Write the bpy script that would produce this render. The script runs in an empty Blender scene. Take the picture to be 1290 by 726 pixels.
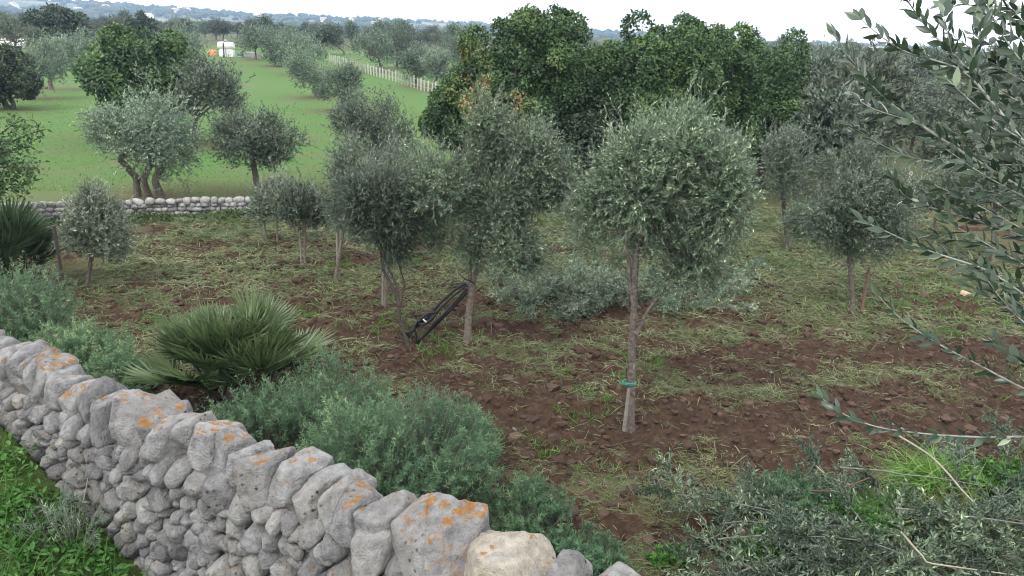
import bpy, math, random
import numpy as np
from mathutils import Matrix, Vector

C = bpy.context.scene.collection
SC = bpy.context.scene
R = math.radians
rng = np.random.default_rng(7)
random.seed(7)

# ------------------------------------------------------------------ camera
W0, H0, F0 = 1290.0, 726.0, 967.0
CAMZ = 5.0
PITCH, ROLL = R(18.0), R(2.0)
_X = np.array([1.0, 0, 0])
_F = np.array([0, math.cos(PITCH), -math.sin(PITCH)])
_U = np.array([0, math.sin(PITCH), math.cos(PITCH)])
_RT = math.cos(ROLL) * _X + math.sin(ROLL) * _U
_UP = math.cos(ROLL) * _U - math.sin(ROLL) * _X
CAM = np.array([0, 0, CAMZ])

def ray(px, py):
    return _F + (px - W0 / 2) / F0 * _RT - (py - H0 / 2) / F0 * _UP

cam = bpy.data.cameras.new('camera'); cam.lens = 36 * F0 / W0; cam.sensor_width = 36
cam.clip_end = 12000; cam.clip_start = 0.05
co = bpy.data.objects.new('camera', cam); C.objects.link(co)
m = Matrix(((_RT[0], _UP[0], -_F[0], 0), (_RT[1], _UP[1], -_F[1], 0), (_RT[2], _UP[2], -_F[2], CAMZ), (0, 0, 0, 1)))
co.matrix_world = m
SC.camera = co

# ------------------------------------------------------------------ noise
def _hash(i, j, k):
    n = (i.astype(np.int64) * 73856093) ^ (j.astype(np.int64) * 19349663) ^ (k.astype(np.int64) * 83492791)
    n = (n ^ (n >> 13)) * 1274126177
    n = n & 0x7fffffff
    n = (n ^ (n >> 16)) * 1103515245 & 0x7fffffff
    return (n & 0xffff) / 65535.0

def noise3(P):
    P = np.asarray(P, float)
    I = np.floor(P).astype(np.int64); f = P - I
    f = f * f * (3 - 2 * f)
    x, y, z = I[..., 0], I[..., 1], I[..., 2]
    r = 0
    for a in (0, 1):
        wa = f[..., 0] if a else 1 - f[..., 0]
        for b in (0, 1):
            wb = f[..., 1] if b else 1 - f[..., 1]
            for c in (0, 1):
                wc = f[..., 2] if c else 1 - f[..., 2]
                r = r + wa * wb * wc * _hash(x + a, y + b, z + c)
    return r * 2 - 1

def noise2(x, y, f=1.0, seed=0):
    x, y = np.broadcast_arrays(np.asarray(x, float), np.asarray(y, float))
    return noise3(np.stack([x * f, y * f, np.full(x.shape, seed * 7.13 + .37)], -1))

def fbm2(x, y, f, octv=4, seed=0, gain=.5):
    r = 0; a = 1; s = 0
    for o in range(octv):
        r = r + a * noise2(x, y, f * 2.03 ** o, seed + o * 3); s += a; a *= gain
    return r / s

def sstep(a, b, x):
    t = np.clip((np.asarray(x, float) - a) / (b - a), 0, 1)
    return t * t * (3 - 2 * t)

# ------------------------------------------------------------------ terrain
CREST = 2.5
def at_z(px, py, z):
    d = ray(px, py); return CAM + d * ((z - CAMZ) / d[2])
WA = at_z(0, 440, CREST)[:2]; WB = at_z(650, 703, CREST)[:2]
WL = float(np.linalg.norm(WB - WA)); WD = (WB - WA) / WL
WN = np.array([-WD[1], WD[0]])
if WN[1] < 0: WN = -WN            # points to the field side

def wall_sd(x, y):
    dx, dy = x - WA[0], y - WA[1]
    return dx * WD[0] + dy * WD[1], dx * WN[0] + dy * WN[1]

def T(x, y):
    x = np.asarray(x, float); y = np.asarray(y, float)
    s, d = wall_sd(x, y)
    bank = 1.15 * (1 - sstep(0.1, 3.2, d))
    foot = np.clip(1.95 - .40 * (s - .7), .75, 2.15) - .12 * np.clip(-d - .6, 0, 4)
    z = np.where(d > 0, bank, bank + (foot - 1.15) * sstep(0, -.3, d))
    z = z + 2.4 * sstep(45, 140, y) + .002 * np.clip(y - 140, 0, 2000)
    # the ground falls away to the right of the green field
    z = z - 1.2 * sstep(8, 40, x - .05 * y) * sstep(24, 60, y)
    return z

def tilled(x, y):
    s, d = wall_sd(x, y)
    return sstep(1.4, 3.0, d) * (1 - sstep(FWY(x) - 1.6, FWY(x) - .2, y))

def FWY(x):                        # the far wall's line
    return np.interp(x, [-30] + [p[0] for p in FW], [FW[0][1]] + [p[1] for p in FW])

def ground(px, py):
    d = ray(px, py)
    t = 2.0; p = CAM + d * t
    while t < 3000:
        t2 = t * 1.01
        q = CAM + d * t2
        if q[2] < T(q[0], q[1]):
            for _ in range(30):
                m_ = (t + t2) / 2; q = CAM + d * m_
                if q[2] < T(q[0], q[1]): t2 = m_
                else: t = m_
            break
        t = t2
    p = CAM + d * t
    return np.array([p[0], p[1], float(T(p[0], p[1]))])

FW = [ground(28, 277)[:2], ground(200, 270)[:2], ground(405, 266)[:2], ground(600, 266)[:2], ground(950, 252)[:2], ground(1290, 246)[:2]]

def Z(x, y):
    x = np.asarray(x, float); y = np.asarray(y, float)
    k = tilled(x, y)
    n = .09 * fbm2(x, y * 1.5, .9, 3, 1) + .115 * (.6 - 1.6 * np.abs(fbm2(x, y * 1.35, 2.4, 3, 5))) + .075 * fbm2(x, y, 6, 2, 9)
    s, d = wall_sd(x, y)
    return T(x, y) + k * n + (1 - k) * .035 * fbm2(x, y, .8, 3, 21)

def ground_d(px, py):
    p = ground(px, py); p[2] = float(Z(p[0], p[1])); return p

# ------------------------------------------------------------------ mesh helpers
class MB:
    def __init__(s): s.v = []; s.f = []; s.t = []; s.n = 0; s.mi = []
    def add(s, v, f, tint=.5, mi=0):
        v = np.asarray(v, float); f = np.asarray(f, np.int64)
        s.v.append(v); s.f.append(f + s.n); s.n += len(v); s.mi.append(np.full(len(f), mi))
        s.t.append(np.full(len(v), tint, float) if np.isscalar(tint) else np.asarray(tint, float))
    def mesh(s, name, mats, smooth=False, attrs=None):
        me = bpy.data.meshes.new(name)
        V = np.concatenate(s.v)
        me.vertices.add(len(V)); me.vertices.foreach_set('co', V.astype(np.float32).ravel())
        sizes = np.concatenate([np.full(len(f), f.shape[1]) for f in s.f])
        idx = np.concatenate([f.ravel() for f in s.f])
        me.loops.add(len(idx)); me.loops.foreach_set('vertex_index', idx.astype(np.int32))
        me.polygons.add(len(sizes))
        st = np.concatenate([[0], np.cumsum(sizes)[:-1]])
        me.polygons.foreach_set('loop_start', st.astype(np.int32))
        try: me.polygons.foreach_set('loop_total', sizes.astype(np.int32))
        except Exception: pass
        mi = np.concatenate(s.mi)
        if mi.any(): me.polygons.foreach_set('material_index', mi.astype(np.int32))
        me.polygons.foreach_set('use_smooth', np.full(len(sizes), smooth))
        a = me.attributes.new('tint', 'FLOAT', 'POINT'); a.data.foreach_set('value', np.concatenate(s.t).astype(np.float32))
        for k, val in (attrs or {}).items():
            a = me.attributes.new(k, 'FLOAT', 'POINT'); a.data.foreach_set('value', np.asarray(val).astype(np.float32))
        for mt in (mats if isinstance(mats, (list, tuple)) else [mats]): me.materials.append(mt)
        me.update(calc_edges=True); me.validate()
        return me

def obj(name, me, parent=None, loc=None):
    o = bpy.data.objects.new(name, me); C.objects.link(o)
    if parent is not None: o.parent = parent
    if loc is not None: o.location = loc
    return o

def tag(o, label=None, cat=None, group=None, kind=None):
    if label: o['label'] = label
    if cat: o['category'] = cat
    if group: o['group'] = group
    if kind: o['kind'] = kind
    return o

def thing(name, label, cat, loc=(0, 0, 0), rz=0, group=None):
    o = bpy.data.objects.new(name, None); C.objects.link(o)
    o.location = [float(a) for a in loc]; o.rotation_euler = (0, 0, rz); o.empty_display_size = .2
    return tag(o, label, cat, group)

def dup(root, loc, rz=0, scale=1.0, label=None, group=None):
    r = root.copy(); C.objects.link(r); r.location = [float(a) for a in loc]; r.rotation_euler = (0, 0, rz)
    r.scale = (scale,) * 3 if np.isscalar(scale) else scale
    if label: r['label'] = label
    if group: r['group'] = group
    for ch in list(root.children):
        c = ch.copy(); C.objects.link(c); c.parent = r
    return r

def norm(v): return v / (np.linalg.norm(v, axis=-1, keepdims=True) + 1e-9)

def rand_dirs(n, r=None):
    return norm((r or rng).normal(size=(n, 3)))

def tube(mb, pts, rad, sides=6, tint=.5, rough=0.0, mi=0, caps=True):
    pts = np.asarray(pts, float); n = len(pts)
    rad = np.full(n, rad, float) if np.isscalar(rad) else np.asarray(rad, float)
    tg = norm(np.gradient(pts, axis=0))
    ref = np.array([0.3, .2, 1.0]) if abs(tg[0][2]) < .8 else np.array([1.0, .2, 0])
    u = norm(np.cross(tg, ref)); w = np.cross(tg, u)
    a = np.linspace(0, 2 * math.pi, sides, endpoint=False)
    ring = np.cos(a)[None, :, None] * u[:, None] + np.sin(a)[None, :, None] * w[:, None]
    rr = rad[:, None] * np.ones(sides)
    if rough: rr = rr * (1 + rough * noise3((pts[:, None] + ring * rad[:, None, None] * 1.0) * np.array([9, 9, 3.0]) + 3.3))
    V = pts[:, None] + ring * rr[..., None]
    i, j = np.meshgrid(np.arange(n - 1), np.arange(sides), indexing='ij')
    j2 = (j + 1) % sides
    Fq = np.stack([i * sides + j, i * sides + j2, (i + 1) * sides + j2, (i + 1) * sides + j], -1).reshape(-1, 4)
    mb.add(V.reshape(-1, 3), Fq, tint, mi)
    if caps:
        mb.add(V[-1], np.arange(sides)[None], tint, mi); mb.add(V[0], np.arange(sides)[None, ::-1], tint, mi)

def tubes3(mb, P, rad0, rad1, tint=.5, mi=0):
    """many thin three-sided twigs; P is (N, K, 3)"""
    N, K, _ = P.shape
    tg = norm(np.gradient(P, axis=1))
    u = norm(np.cross(tg, norm(rng.normal(size=(N, 1, 3))))); w = np.cross(tg, u)
    a = np.array([0, 2.094, 4.189])
    r = np.linspace(rad0, rad1, K)[None, :, None, None]
    V = P[:, :, None] + (np.cos(a)[None, None, :, None] * u[:, :, None] + np.sin(a)[None, None, :, None] * w[:, :, None]) * r
    base = (np.arange(N) * K * 3)[:, None, None]
    i = np.arange(K - 1)[None, :, None]; j = np.arange(3)[None, None, :]; j2 = (j + 1) % 3
    Fq = np.stack([base + i * 3 + j, base + i * 3 + j2, base + (i + 1) * 3 + j2, base + (i + 1) * 3 + j], -1).reshape(-1, 4)
    mb.add(V.reshape(-1, 3), Fq, tint, mi)

def leaves(mb, p, d, n, L, Wd, tint, mi=0, wide=.45, cup=.12):
    """rhombic leaves: base p, direction d, normal n"""
    N = len(p); L = np.broadcast_to(L, N)[:, None]; Wd = np.broadcast_to(Wd, N)[:, None]
    s = norm(np.cross(d, n))
    nn = np.cross(s, d)
    V = np.stack([p, p + d * L * wide + s * Wd / 2 + nn * Wd * cup, p + d * L, p + d * L * wide - s * Wd / 2 + nn * Wd * cup], 1)
    b = np.arange(N)[:, None] * 4
    mb.add(V.reshape(-1, 3), b + np.arange(4)[None], np.repeat(np.broadcast_to(tint, N), 4), mi)

def leaves_fine(mb, p, d, n, L, Wd, tint, bend=.15, fold=.25, prof=(0.08, .75, 1, .72, .03), mi=0):
    N = len(p); L = np.broadcast_to(L, N); Wd = np.broadcast_to(Wd, N)
    s = norm(np.cross(d, n)); nn = np.cross(s, d)
    K = len(prof); out = []
    for k in range(K):
        t = k / (K - 1)
        mid = p + d * (L * t)[:, None] - nn * (L * bend * t * t)[:, None]
        hw = (Wd / 2 * prof[k])[:, None]
        up = nn * hw * fold
        out += [mid - s * hw + up, mid, mid + s * hw + up]
    V = np.stack(out, 1)
    q = []
    for k in range(K - 1):
        a = k * 3; q += [[a, a + 1, a + 4, a + 3], [a + 1, a + 2, a + 5, a + 4]]
    Fq = (np.arange(N)[:, None, None] * K * 3 + np.array(q)[None]).reshape(-1, 4)
    mb.add(V.reshape(-1, 3), Fq, np.repeat(np.broadcast_to(tint, N), K * 3), mi)

def ico(sub):
    import bmesh
    bm = bmesh.new(); bmesh.ops.create_icosphere(bm, subdivisions=sub, radius=1)
    v = np.array([x.co[:] for x in bm.verts]); f = np.array([[y.index for y in x.verts] for x in bm.faces]); bm.free()
    return norm(v), f
ICO = {k: ico(k) for k in (1, 2, 3, 4, 5)}

# ------------------------------------------------------------------ materials
def new_mat(name):
    mt = bpy.data.materials.new(name); mt.use_nodes = True
    nt = mt.node_tree; nt.nodes.clear()
    out = nt.nodes.new('ShaderNodeOutputMaterial'); bs = nt.nodes.new('ShaderNodeBsdfPrincipled')
    nt.links.new(bs.outputs[0], out.inputs[0])
    return mt, nt, bs, out

def N(nt, typ, **kw):
    n = nt.nodes.new(typ)
    for k, v in kw.items():
        if k in n.inputs: n.inputs[k].default_value = v
        else: setattr(n, k, v)
    return n

def ramp(nt, fac, stops, interp='LINEAR'):
    n = nt.nodes.new('ShaderNodeValToRGB'); cr = n.color_ramp; cr.interpolation = interp
    while len(cr.elements) < len(stops): cr.elements.new(.5)
    for e, (p, c) in zip(cr.elements, stops):
        e.position = p; e.color = (*c, 1) if len(c) == 3 else c
    nt.links.new(fac, n.inputs[0]); return n.outputs[0]

def mix(nt, fac, a, b, blend='MIX'):
    n = nt.nodes.new('ShaderNodeMix'); n.data_type = 'RGBA'; n.blend_type = blend
    for sck, v in ((n.inputs[0], fac), (n.inputs[6], a), (n.inputs[7], b)):
        if isinstance(v, bpy.types.NodeSocket): nt.links.new(v, sck)
        elif isinstance(v, (int, float)): sck.default_value = v
        else: sck.default_value = (*v, 1)
    return n.outputs[2]

def math_(nt, op, a, b=None):
    n = nt.nodes.new('ShaderNodeMath'); n.operation = op
    for sck, v in zip(n.inputs, (a, b)):
        if v is None: continue
        if isinstance(v, bpy.types.NodeSocket): nt.links.new(v, sck)
        else: sck.default_value = v
    return n.outputs[0]

def attr(nt, name):
    n = nt.nodes.new('ShaderNodeAttribute'); n.attribute_name = name; return n.outputs['Fac']

def coords(nt, obj_=True):
    n = nt.nodes.new('ShaderNodeTexCoord'); return n.outputs['Object']

def ntex(nt, scale, detail=4, rough=.6, vec=None, dist=0):
    n = nt.nodes.new('ShaderNodeTexNoise'); n.inputs['Scale'].default_value = scale
    n.inputs['Detail'].default_value = detail; n.inputs['Roughness'].default_value = rough; n.inputs['Distortion'].default_value = dist
    if vec is not None: nt.links.new(vec, n.inputs['Vector'])
    return n.outputs[0]

def bump(nt, bs, h, strength=.4, dist=.02):
    b = nt.nodes.new('ShaderNodeBump'); b.inputs['Strength'].default_value = strength; b.inputs['Distance'].default_value = dist
    nt.links.new(h, b.inputs['Height']); nt.links.new(b.outputs[0], bs.inputs['Normal'])

def leaf_mat(name, stops, trans=.25, rough=.5, spec=.35, vary=.12):
    mt, nt, bs, out = new_mat(name)
    col = ramp(nt, attr(nt, 'tint'), stops)
    oi = nt.nodes.new('ShaderNodeObjectInfo')
    hs = nt.nodes.new('ShaderNodeHueSaturation')
    nt.links.new(col, hs.inputs['Color'])
    v = nt.nodes.new('ShaderNodeMapRange'); nt.links.new(oi.outputs['Random'], v.inputs[0])
    v.inputs[3].default_value = 1 - vary; v.inputs[4].default_value = 1 + vary
    nt.links.new(v.outputs[0], hs.inputs['Value'])
    bs.inputs['Roughness'].default_value = rough; bs.inputs['Specular IOR Level'].default_value = spec
    nt.links.new(hs.outputs[0], bs.inputs['Base Color'])
    if trans:
        tr = nt.nodes.new('ShaderNodeBsdfTranslucent'); nt.links.new(hs.outputs[0], tr.inputs[0])
        mx = nt.nodes.new('ShaderNodeMixShader'); mx.inputs[0].default_value = trans
        nt.links.new(bs.outputs[0], mx.inputs[1]); nt.links.new(tr.outputs[0], mx.inputs[2]); nt.links.new(mx.outputs[0], out.inputs[0])
    return mt

def plain(name, c, rough=.7, var=.25, scale=8, bumpk=.3, metal=0):
    mt, nt, bs, out = new_mat(name)
    n = ntex(nt, scale, 5, .65, coords(nt))
    lo = tuple(x * (1 - var) for x in c); hi = tuple(min(1, x * (1 + var)) for x in c)
    nt.links.new(ramp(nt, n, [(.3, lo), (.7, hi)]), bs.inputs['Base Color'])
    bs.inputs['Roughness'].default_value = rough; bs.inputs['Metallic'].default_value = metal
    bs.inputs['Specular IOR Level'].default_value = .3
    if bumpk: bump(nt, bs, n, bumpk, .02)
    return mt

M = {}
M['olive'] = leaf_mat('olive_leaf', [(0, (.056, .089, .058)), (.45, (.108, .160, .108)), (.8, (.209, .276, .195)), (1, (.404, .459, .306))], .22, .42, .45)
M['olive_yng'] = leaf_mat('olive_leaf_young', [(0, (.052, .089, .052)), (.4, (.106, .164, .103)), (.78, (.229, .306, .188)), (1, (.500, .598, .348))], .22, .42, .45)
M['olive_dark'] = leaf_mat('olive_leaf_dark', [(0, (.037, .058, .043)), (.5, (.074, .103, .074)), (.85, (.140, .177, .127)), (1, (.253, .304, .228))], .2, .45, .4)
M['olive_pale'] = leaf_mat('olive_leaf_pale', [(0, (.086, .111, .076)), (.5, (.167, .204, .142)), (.85, (.296, .345, .253)), (1, (.468, .530, .394))], .22, .45, .4)
M['olive_near'] = leaf_mat('olive_leaf_near', [(0, (.022, .042, .027)), (.5, (.042, .072, .042)), (.85, (.105, .150, .090)), (1, (.27, .33, .22))], .22, .32, .5, .05)
M['carob'] = leaf_mat('carob_leaf', [(0, (.029, .057, .025)), (.45, (.061, .113, .043)), (.72, (.122, .201, .064)), (.93, (.216, .302, .093)), (1, (.302, .345, .115))], .18, .5, .25, .06)
M['carob_dark'] = leaf_mat('carob_leaf_dark', [(0, (.024, .043, .024)), (.6, (.048, .074, .041)), (1, (.102, .138, .066))], .15, .45, .4, .06)
M['carob_mix'] = leaf_mat('carob_leaf_browning', [(0, (.030, .057, .026)), (.42, (.057, .108, .041)), (.74, (.115, .190, .063)), (.84, (.149, .207, .063)), (.90, (.196, .172, .069)), (1, (.276, .218, .098))], .18, .5, .25, .06)
M['scrub'] = leaf_mat('scrub_leaf', [(0, (.064, .075, .057)), (.5, (.105, .127, .090)), (1, (.198, .226, .165))], .2, .6, .25, .18)
M['euph'] = leaf_mat('spurge_leaf', [(0, (.058, .115, .064)), (.5, (.090, .180, .092)), (.85, (.165, .270, .138)), (1, (.30, .38, .18))], .25, .5, .3, .08)
M['weed'] = leaf_mat('weed_leaf', [(0, (.030, .085, .018)), (.5, (.060, .160, .030)), (.85, (.11, .24, .05)), (1, (.22, .33, .10))], .3, .5, .3, .08)
M['weed_dull'] = leaf_mat('weed_dull', [(0, (.035, .060, .022)), (.5, (.070, .115, .042)), (1, (.16, .20, .085))], .25, .55, .25, .05)
M['palm_dark'] = leaf_mat('palm_leaf_dark', [(0, (.030, .055, .026)), (.5, (.050, .085, .042)), (.85, (.085, .125, .06)), (1, (.26, .23, .15))], .15, .5, .3, .06)
M['palm'] = leaf_mat('palm_leaf', [(0, (.049, .083, .034)), (.5, (.094, .143, .060)), (.85, (.168, .218, .095)), (.93, (.246, .224, .123)), (1, (.336, .269, .157))], .18, .42, .45, .06)
M['hay'] = leaf_mat('cut_grass', [(0, (.060, .085, .038)), (.35, (.120, .155, .072)), (.7, (.205, .230, .120)), (1, (.34, .335, .21))], .25, .6, .2, .0)
M['grass_green'] = leaf_mat('grass_green', [(0, (.045, .120, .020)), (.6, (.085, .190, .036)), (1, (.19, .26, .075))], .3, .5, .25, .0)
M['grass_bright'] = leaf_mat('grass_bright', [(0, (.08, .18, .035)), (.6, (.14, .28, .06)), (1, (.32, .42, .14))], .35, .5, .25, .0)
M['grass_yellow'] = leaf_mat('grass_yellow', [(0, (.09, .12, .03)), (.6, (.16, .18, .05)), (1, (.28, .27, .10))], .35, .5, .25, .0)
M['twig'] = plain('olive_twig', (.15, .15, .125), .8, .3, 30, .3)
M['bark'] = plain('olive_bark', (.115, .097, .083), .9, .6, 22, 1.0)
M['bark_pale'] = plain('olive_bark_pale', (.15, .128, .105), .9, .55, 24, 1.0)
M['bark_dark'] = plain('dark_bark', (.065, .056, .05), .9, .35, 14, .7)
M['stem_near'] = plain('olive_shoot', (.24, .25, .225), .7, .25, 40, .3)
M['stake'] = plain('weathered_wood', (.21, .19, .165), .9, .3, 20, .5)
M['stake_red'] = plain('red_wood', (.15, .095, .075), .9, .3, 20, .5)
M['stick_red'] = plain('red_bark', (.11, .056, .046), .8, .3, 20, .4)
M['stick_pale'] = plain('peeled_wood', (.27, .24, .18), .8, .25, 20, .4)
M['black'] = plain('black_rubber', (.018, .018, .022), .5, .3, 20, .2)
M['iron'] = plain('rusty_iron', (.045, .038, .034), .75, .4, 25, .4)
M['green_tie'] = plain('green_plastic', (.03, .22, .17), .45, .15, 20, .1)
M['white_paint'] = plain('white_paint', (.72, .72, .70), .6, .12, 4, .1)
M['white_tank'] = plain('white_plastic', (.70, .69, .68), .5, .1, 2, .1)
M['fence'] = plain('pale_fence', (.40, .39, .35), .8, .2, 3, .2)
M['concrete'] = plain('concrete', (.45, .44, .42), .85, .2, 5, .2)
M['house_white'] = plain('house_plaster', (.72, .70, .66), .9, .12, .2, 0)
M['house_pink'] = plain('house_plaster_pink', (.64, .54, .49), .9, .12, .2, 0)
M['tile'] = plain('roof_tile', (.46, .33, .27), .9, .25, .6, 0)
M['glass'] = plain('window_dark', (.05, .055, .06), .25, .2, .6, 0)
M['orange_earth'] = plain('orange_earth', (.42, .21, .10), .95, .25, 2, .4)
M['grey_crate'] = plain('grey_board', (.30, .29, .29), .9, .2, 2, .2)
M['galv'] = plain('galvanised_steel', (.62, .62, .62), .5, .15, 6, .1, .2)
M['mast_red'] = plain('red_paint', (.50, .22, .19), .6, .1, 3, 0)
M['terracotta'] = plain('terracotta', (.40, .29, .21), .9, .2, 12, .3)
M['hill'] = None

def stone_mat(name, base=(.375, .372, .378), warm=(.40, .37, .31), lich=True):
    mt, nt, bs, out = new_mat(name)
    co_ = coords(nt)
    n1 = ntex(nt, 3.2, 6, .65, co_); n2 = ntex(nt, 15, 6, .7, co_); n3 = ntex(nt, 60, 4, .7, co_); n4 = ntex(nt, 7, 3, .5, co_)
    t = attr(nt, 'tint')
    c = ramp(nt, n2, [(.28, tuple(x * .48 for x in base)), (.5, base), (.74, tuple(min(1, x * 1.55) for x in base))])
    c = mix(nt, ramp(nt, n1, [(.45, (0, 0, 0)), (.7, (.6, .6, .6))]), c, warm)
    c = mix(nt, 1.0, c, ramp(nt, t, [(0, (.50, .50, .53)), (.5, (.80, .80, .80)), (.9, (1.05, 1.04, 1.02)), (1, (1.25, 1.15, .96))]), 'MULTIPLY')
    # pale crust lichen
    c = mix(nt, ramp(nt, n4, [(.56, (0, 0, 0)), (.66, (.6, .6, .6))]), c, (.44, .44, .44))
    # black specks
    vz = nt.nodes.new('ShaderNodeTexVoronoi'); vz.inputs['Scale'].default_value = 22; nt.links.new(co_, vz.inputs['Vector'])
    spots = math_(nt, 'MULTIPLY', ramp(nt, vz.outputs['Distance'], [(.12, (1, 1, 1)), (.3, (0, 0, 0))]), ramp(nt, n1, [(.52, (0, 0, 0)), (.62, (1, 1, 1))]))
    c = mix(nt, spots, c, (.045, .042, .04))
    c = mix(nt, ramp(nt, n3, [(.56, (0, 0, 0)), (.72, (.7, .7, .7))]), c, (.12, .115, .11))
    if lich:
        la = attr(nt, 'lichen')
        g = nt.nodes.new('ShaderNodeNewGeometry'); sx = nt.nodes.new('ShaderNodeSeparateXYZ'); nt.links.new(g.outputs['Normal'], sx.inputs[0])
        up = ramp(nt, sx.outputs[2], [(.45, (0, 0, 0)), (.85, (1, 1, 1))])
        nn = math_(nt, 'ADD', math_(nt, 'MULTIPLY', ntex(nt, 9, 6, .72, co_, .9), .72), math_(nt, 'MULTIPLY', ntex(nt, 70, 3, .7, co_), .28))
        vo = nt.nodes.new('ShaderNodeTexVoronoi'); vo.inputs['Scale'].default_value = 13
        wv = nt.nodes.new('ShaderNodeVectorMath'); wv.operation = 'ADD'; nt.links.new(co_, wv.inputs[0])
        wn = nt.nodes.new('ShaderNodeTexNoise'); wn.inputs['Scale'].default_value = 28; wn.inputs['Detail'].default_value = 4; nt.links.new(co_, wn.inputs['Vector'])
        ws = nt.nodes.new('ShaderNodeVectorMath'); ws.operation = 'SCALE'; ws.inputs['Scale'].default_value = .05; nt.links.new(wn.outputs['Color'], ws.inputs[0]); nt.links.new(ws.outputs[0], wv.inputs[1])
        nt.links.new(wv.outputs[0], vo.inputs['Vector'])
        k = math_(nt, 'ADD', nn, math_(nt, 'MULTIPLY', la, .26))
        k = math_(nt, 'ADD', k, math_(nt, 'MULTIPLY', math_(nt, 'SUBTRACT', .42, vo.outputs['Distance']), .30))
        k = math_(nt, 'MULTIPLY', ramp(nt, k, [(.615, (0, 0, 0)), (.64, (.92, .92, .92))]), up)
        oc = ramp(nt, n2, [(.3, (.25, .105, .026)), (.5, (.36, .18, .055)), (.66, (.40, .28, .15)), (.78, (.42, .40, .36))])
        c = mix(nt, k, c, oc)
    nt.links.new(c, bs.inputs['Base Color'])
    bs.inputs['Roughness'].default_value = .92; bs.inputs['Specular IOR Level'].default_value = .2
    h = math_(nt, 'ADD', math_(nt, 'MULTIPLY', n2, 1.0), math_(nt, 'MULTIPLY', n3, .5))
    bump(nt, bs, h, 1.0, .06)
    return mt
M['stone'] = stone_mat('limestone')
M['stone_far'] = stone_mat('limestone_pale', (.46, .455, .45), (.46, .43, .38), False)

def ground_mat():
    mt, nt, bs, out = new_mat('earth')
    co_ = coords(nt)
    til = attr(nt, 'tilled'); grn = attr(nt, 'green'); hay = attr(nt, 'hay')
    n0 = ntex(nt, .35, 4, .55, co_); n1 = ntex(nt, 1.6, 6, .65, co_); n2 = ntex(nt, 9, 6, .7, co_); n3 = ntex(nt, 45, 4, .7, co_)
    soil = ramp(nt, n2, [(.25, (.024, .015, .011)), (.5, (.050, .030, .020)), (.75, (.094, .061, .043))])
    soil = mix(nt, ramp(nt, n3, [(.55, (0, 0, 0)), (.75, (.4, .4, .4))]), soil, (.12, .085, .066))
    hy = ramp(nt, n3, [(.3, (.055, .058, .030)), (.5, (.095, .100, .050)), (.7, (.175, .170, .090))])
    k = math_(nt, 'ADD', hay, math_(nt, 'MULTIPLY', math_(nt, 'SUBTRACT', n2, .5), .9))
    k = math_(nt, 'ADD', k, math_(nt, 'MULTIPLY', math_(nt, 'SUBTRACT', n3, .5), .7))
    c = mix(nt, ramp(nt, k, [(.44, (0, 0, 0)), (.72, (.75, .75, .75))]), soil, hy)
    weedy = ramp(nt, n2, [(.25, (.030, .045, .014)), (.5, (.060, .090, .028)), (.75, (.10, .13, .05))])
    c = mix(nt, til, weedy, c)
    sb = ramp(nt, n2, [(.25, (.042, .048, .026)), (.5, (.072, .082, .042)), (.75, (.115, .118, .066))])
    c = mix(nt, attr(nt, 'scrub'), c, sb)
    g = ramp(nt, n2, [(.2, (.050, .105, .028)), (.5, (.070, .148, .040)), (.8, (.100, .175, .055))])
    g = mix(nt, ramp(nt, n1, [(.4, (0, 0, 0)), (.75, (.55, .55, .55))]), g, (.085, .130, .045))
    g = mix(nt, ramp(nt, n0, [(.46, (0, 0, 0)), (.68, (.7, .7, .7))]), g, (.115, .120, .062))
    g = mix(nt, attr(nt, 'bare'), g, mix(nt, n1, (.13, .095, .065), (.12, .13, .055)))
    c = mix(nt, grn, c, g)
    nt.links.new(c, bs.inputs['Base Color'])
    bs.inputs['Roughness'].default_value = .95; bs.inputs['Specular IOR Level'].default_value = .12
    h = math_(nt, 'ADD', n2, math_(nt, 'MULTIPLY', n3, .4))
    bump(nt, bs, h, .9, .06)
    return mt
M['ground'] = ground_mat()

# ------------------------------------------------------------------ world, sun, haze
wd = bpy.data.worlds.new('World'); SC.world = wd; wd.use_nodes = True
nt = wd.node_tree; nt.nodes.clear()
wo = nt.nodes.new('ShaderNodeOutputWorld'); bg = nt.nodes.new('ShaderNodeBackground')
sky = nt.nodes.new('ShaderNodeTexSky'); sky.sky_type = 'NISHITA'; sky.sun_disc = False
SUN_EL, SUN_AZ = R(52), R(215)       # azimuth clockwise from +Y
sky.sun_elevation = SUN_EL; sky.sun_rotation = SUN_AZ; sky.air_density = 1.2; sky.dust_density = 2.0
tc = nt.nodes.new('ShaderNodeTexCoord')
cl = ntex(nt, 2.2, 5, .55, tc.outputs['Generated'])
cloud = ramp(nt, cl, [(.3, (.93, .95, .98)), (.55, (1, 1, 1))])
sc_ = nt.nodes.new('ShaderNodeVectorMath'); sc_.operation = 'SCALE'; nt.links.new(cloud, sc_.inputs[0]); sc_.inputs['Scale'].default_value = 11.5
mixed = mix(nt, .95, sky.outputs[0], sc_.outputs[0])
nt.links.new(mixed, bg.inputs[0]); bg.inputs[1].default_value = .14
nt.links.new(bg.outputs[0], wo.inputs[0])

sl = bpy.data.lights.new('sun', 'SUN'); sl.energy = 1.3; sl.angle = R(16); sl.color = (1, .965, .91)
so = bpy.data.objects.new('sun', sl); C.objects.link(so)
sd = Vector((math.sin(SUN_AZ) * math.cos(SUN_EL), math.cos(SUN_AZ) * math.cos(SUN_EL), math.sin(SUN_EL)))
so.rotation_euler = (-sd).to_track_quat('-Z', 'Y').to_euler()
so.location = (0, 0, 40)

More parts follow.
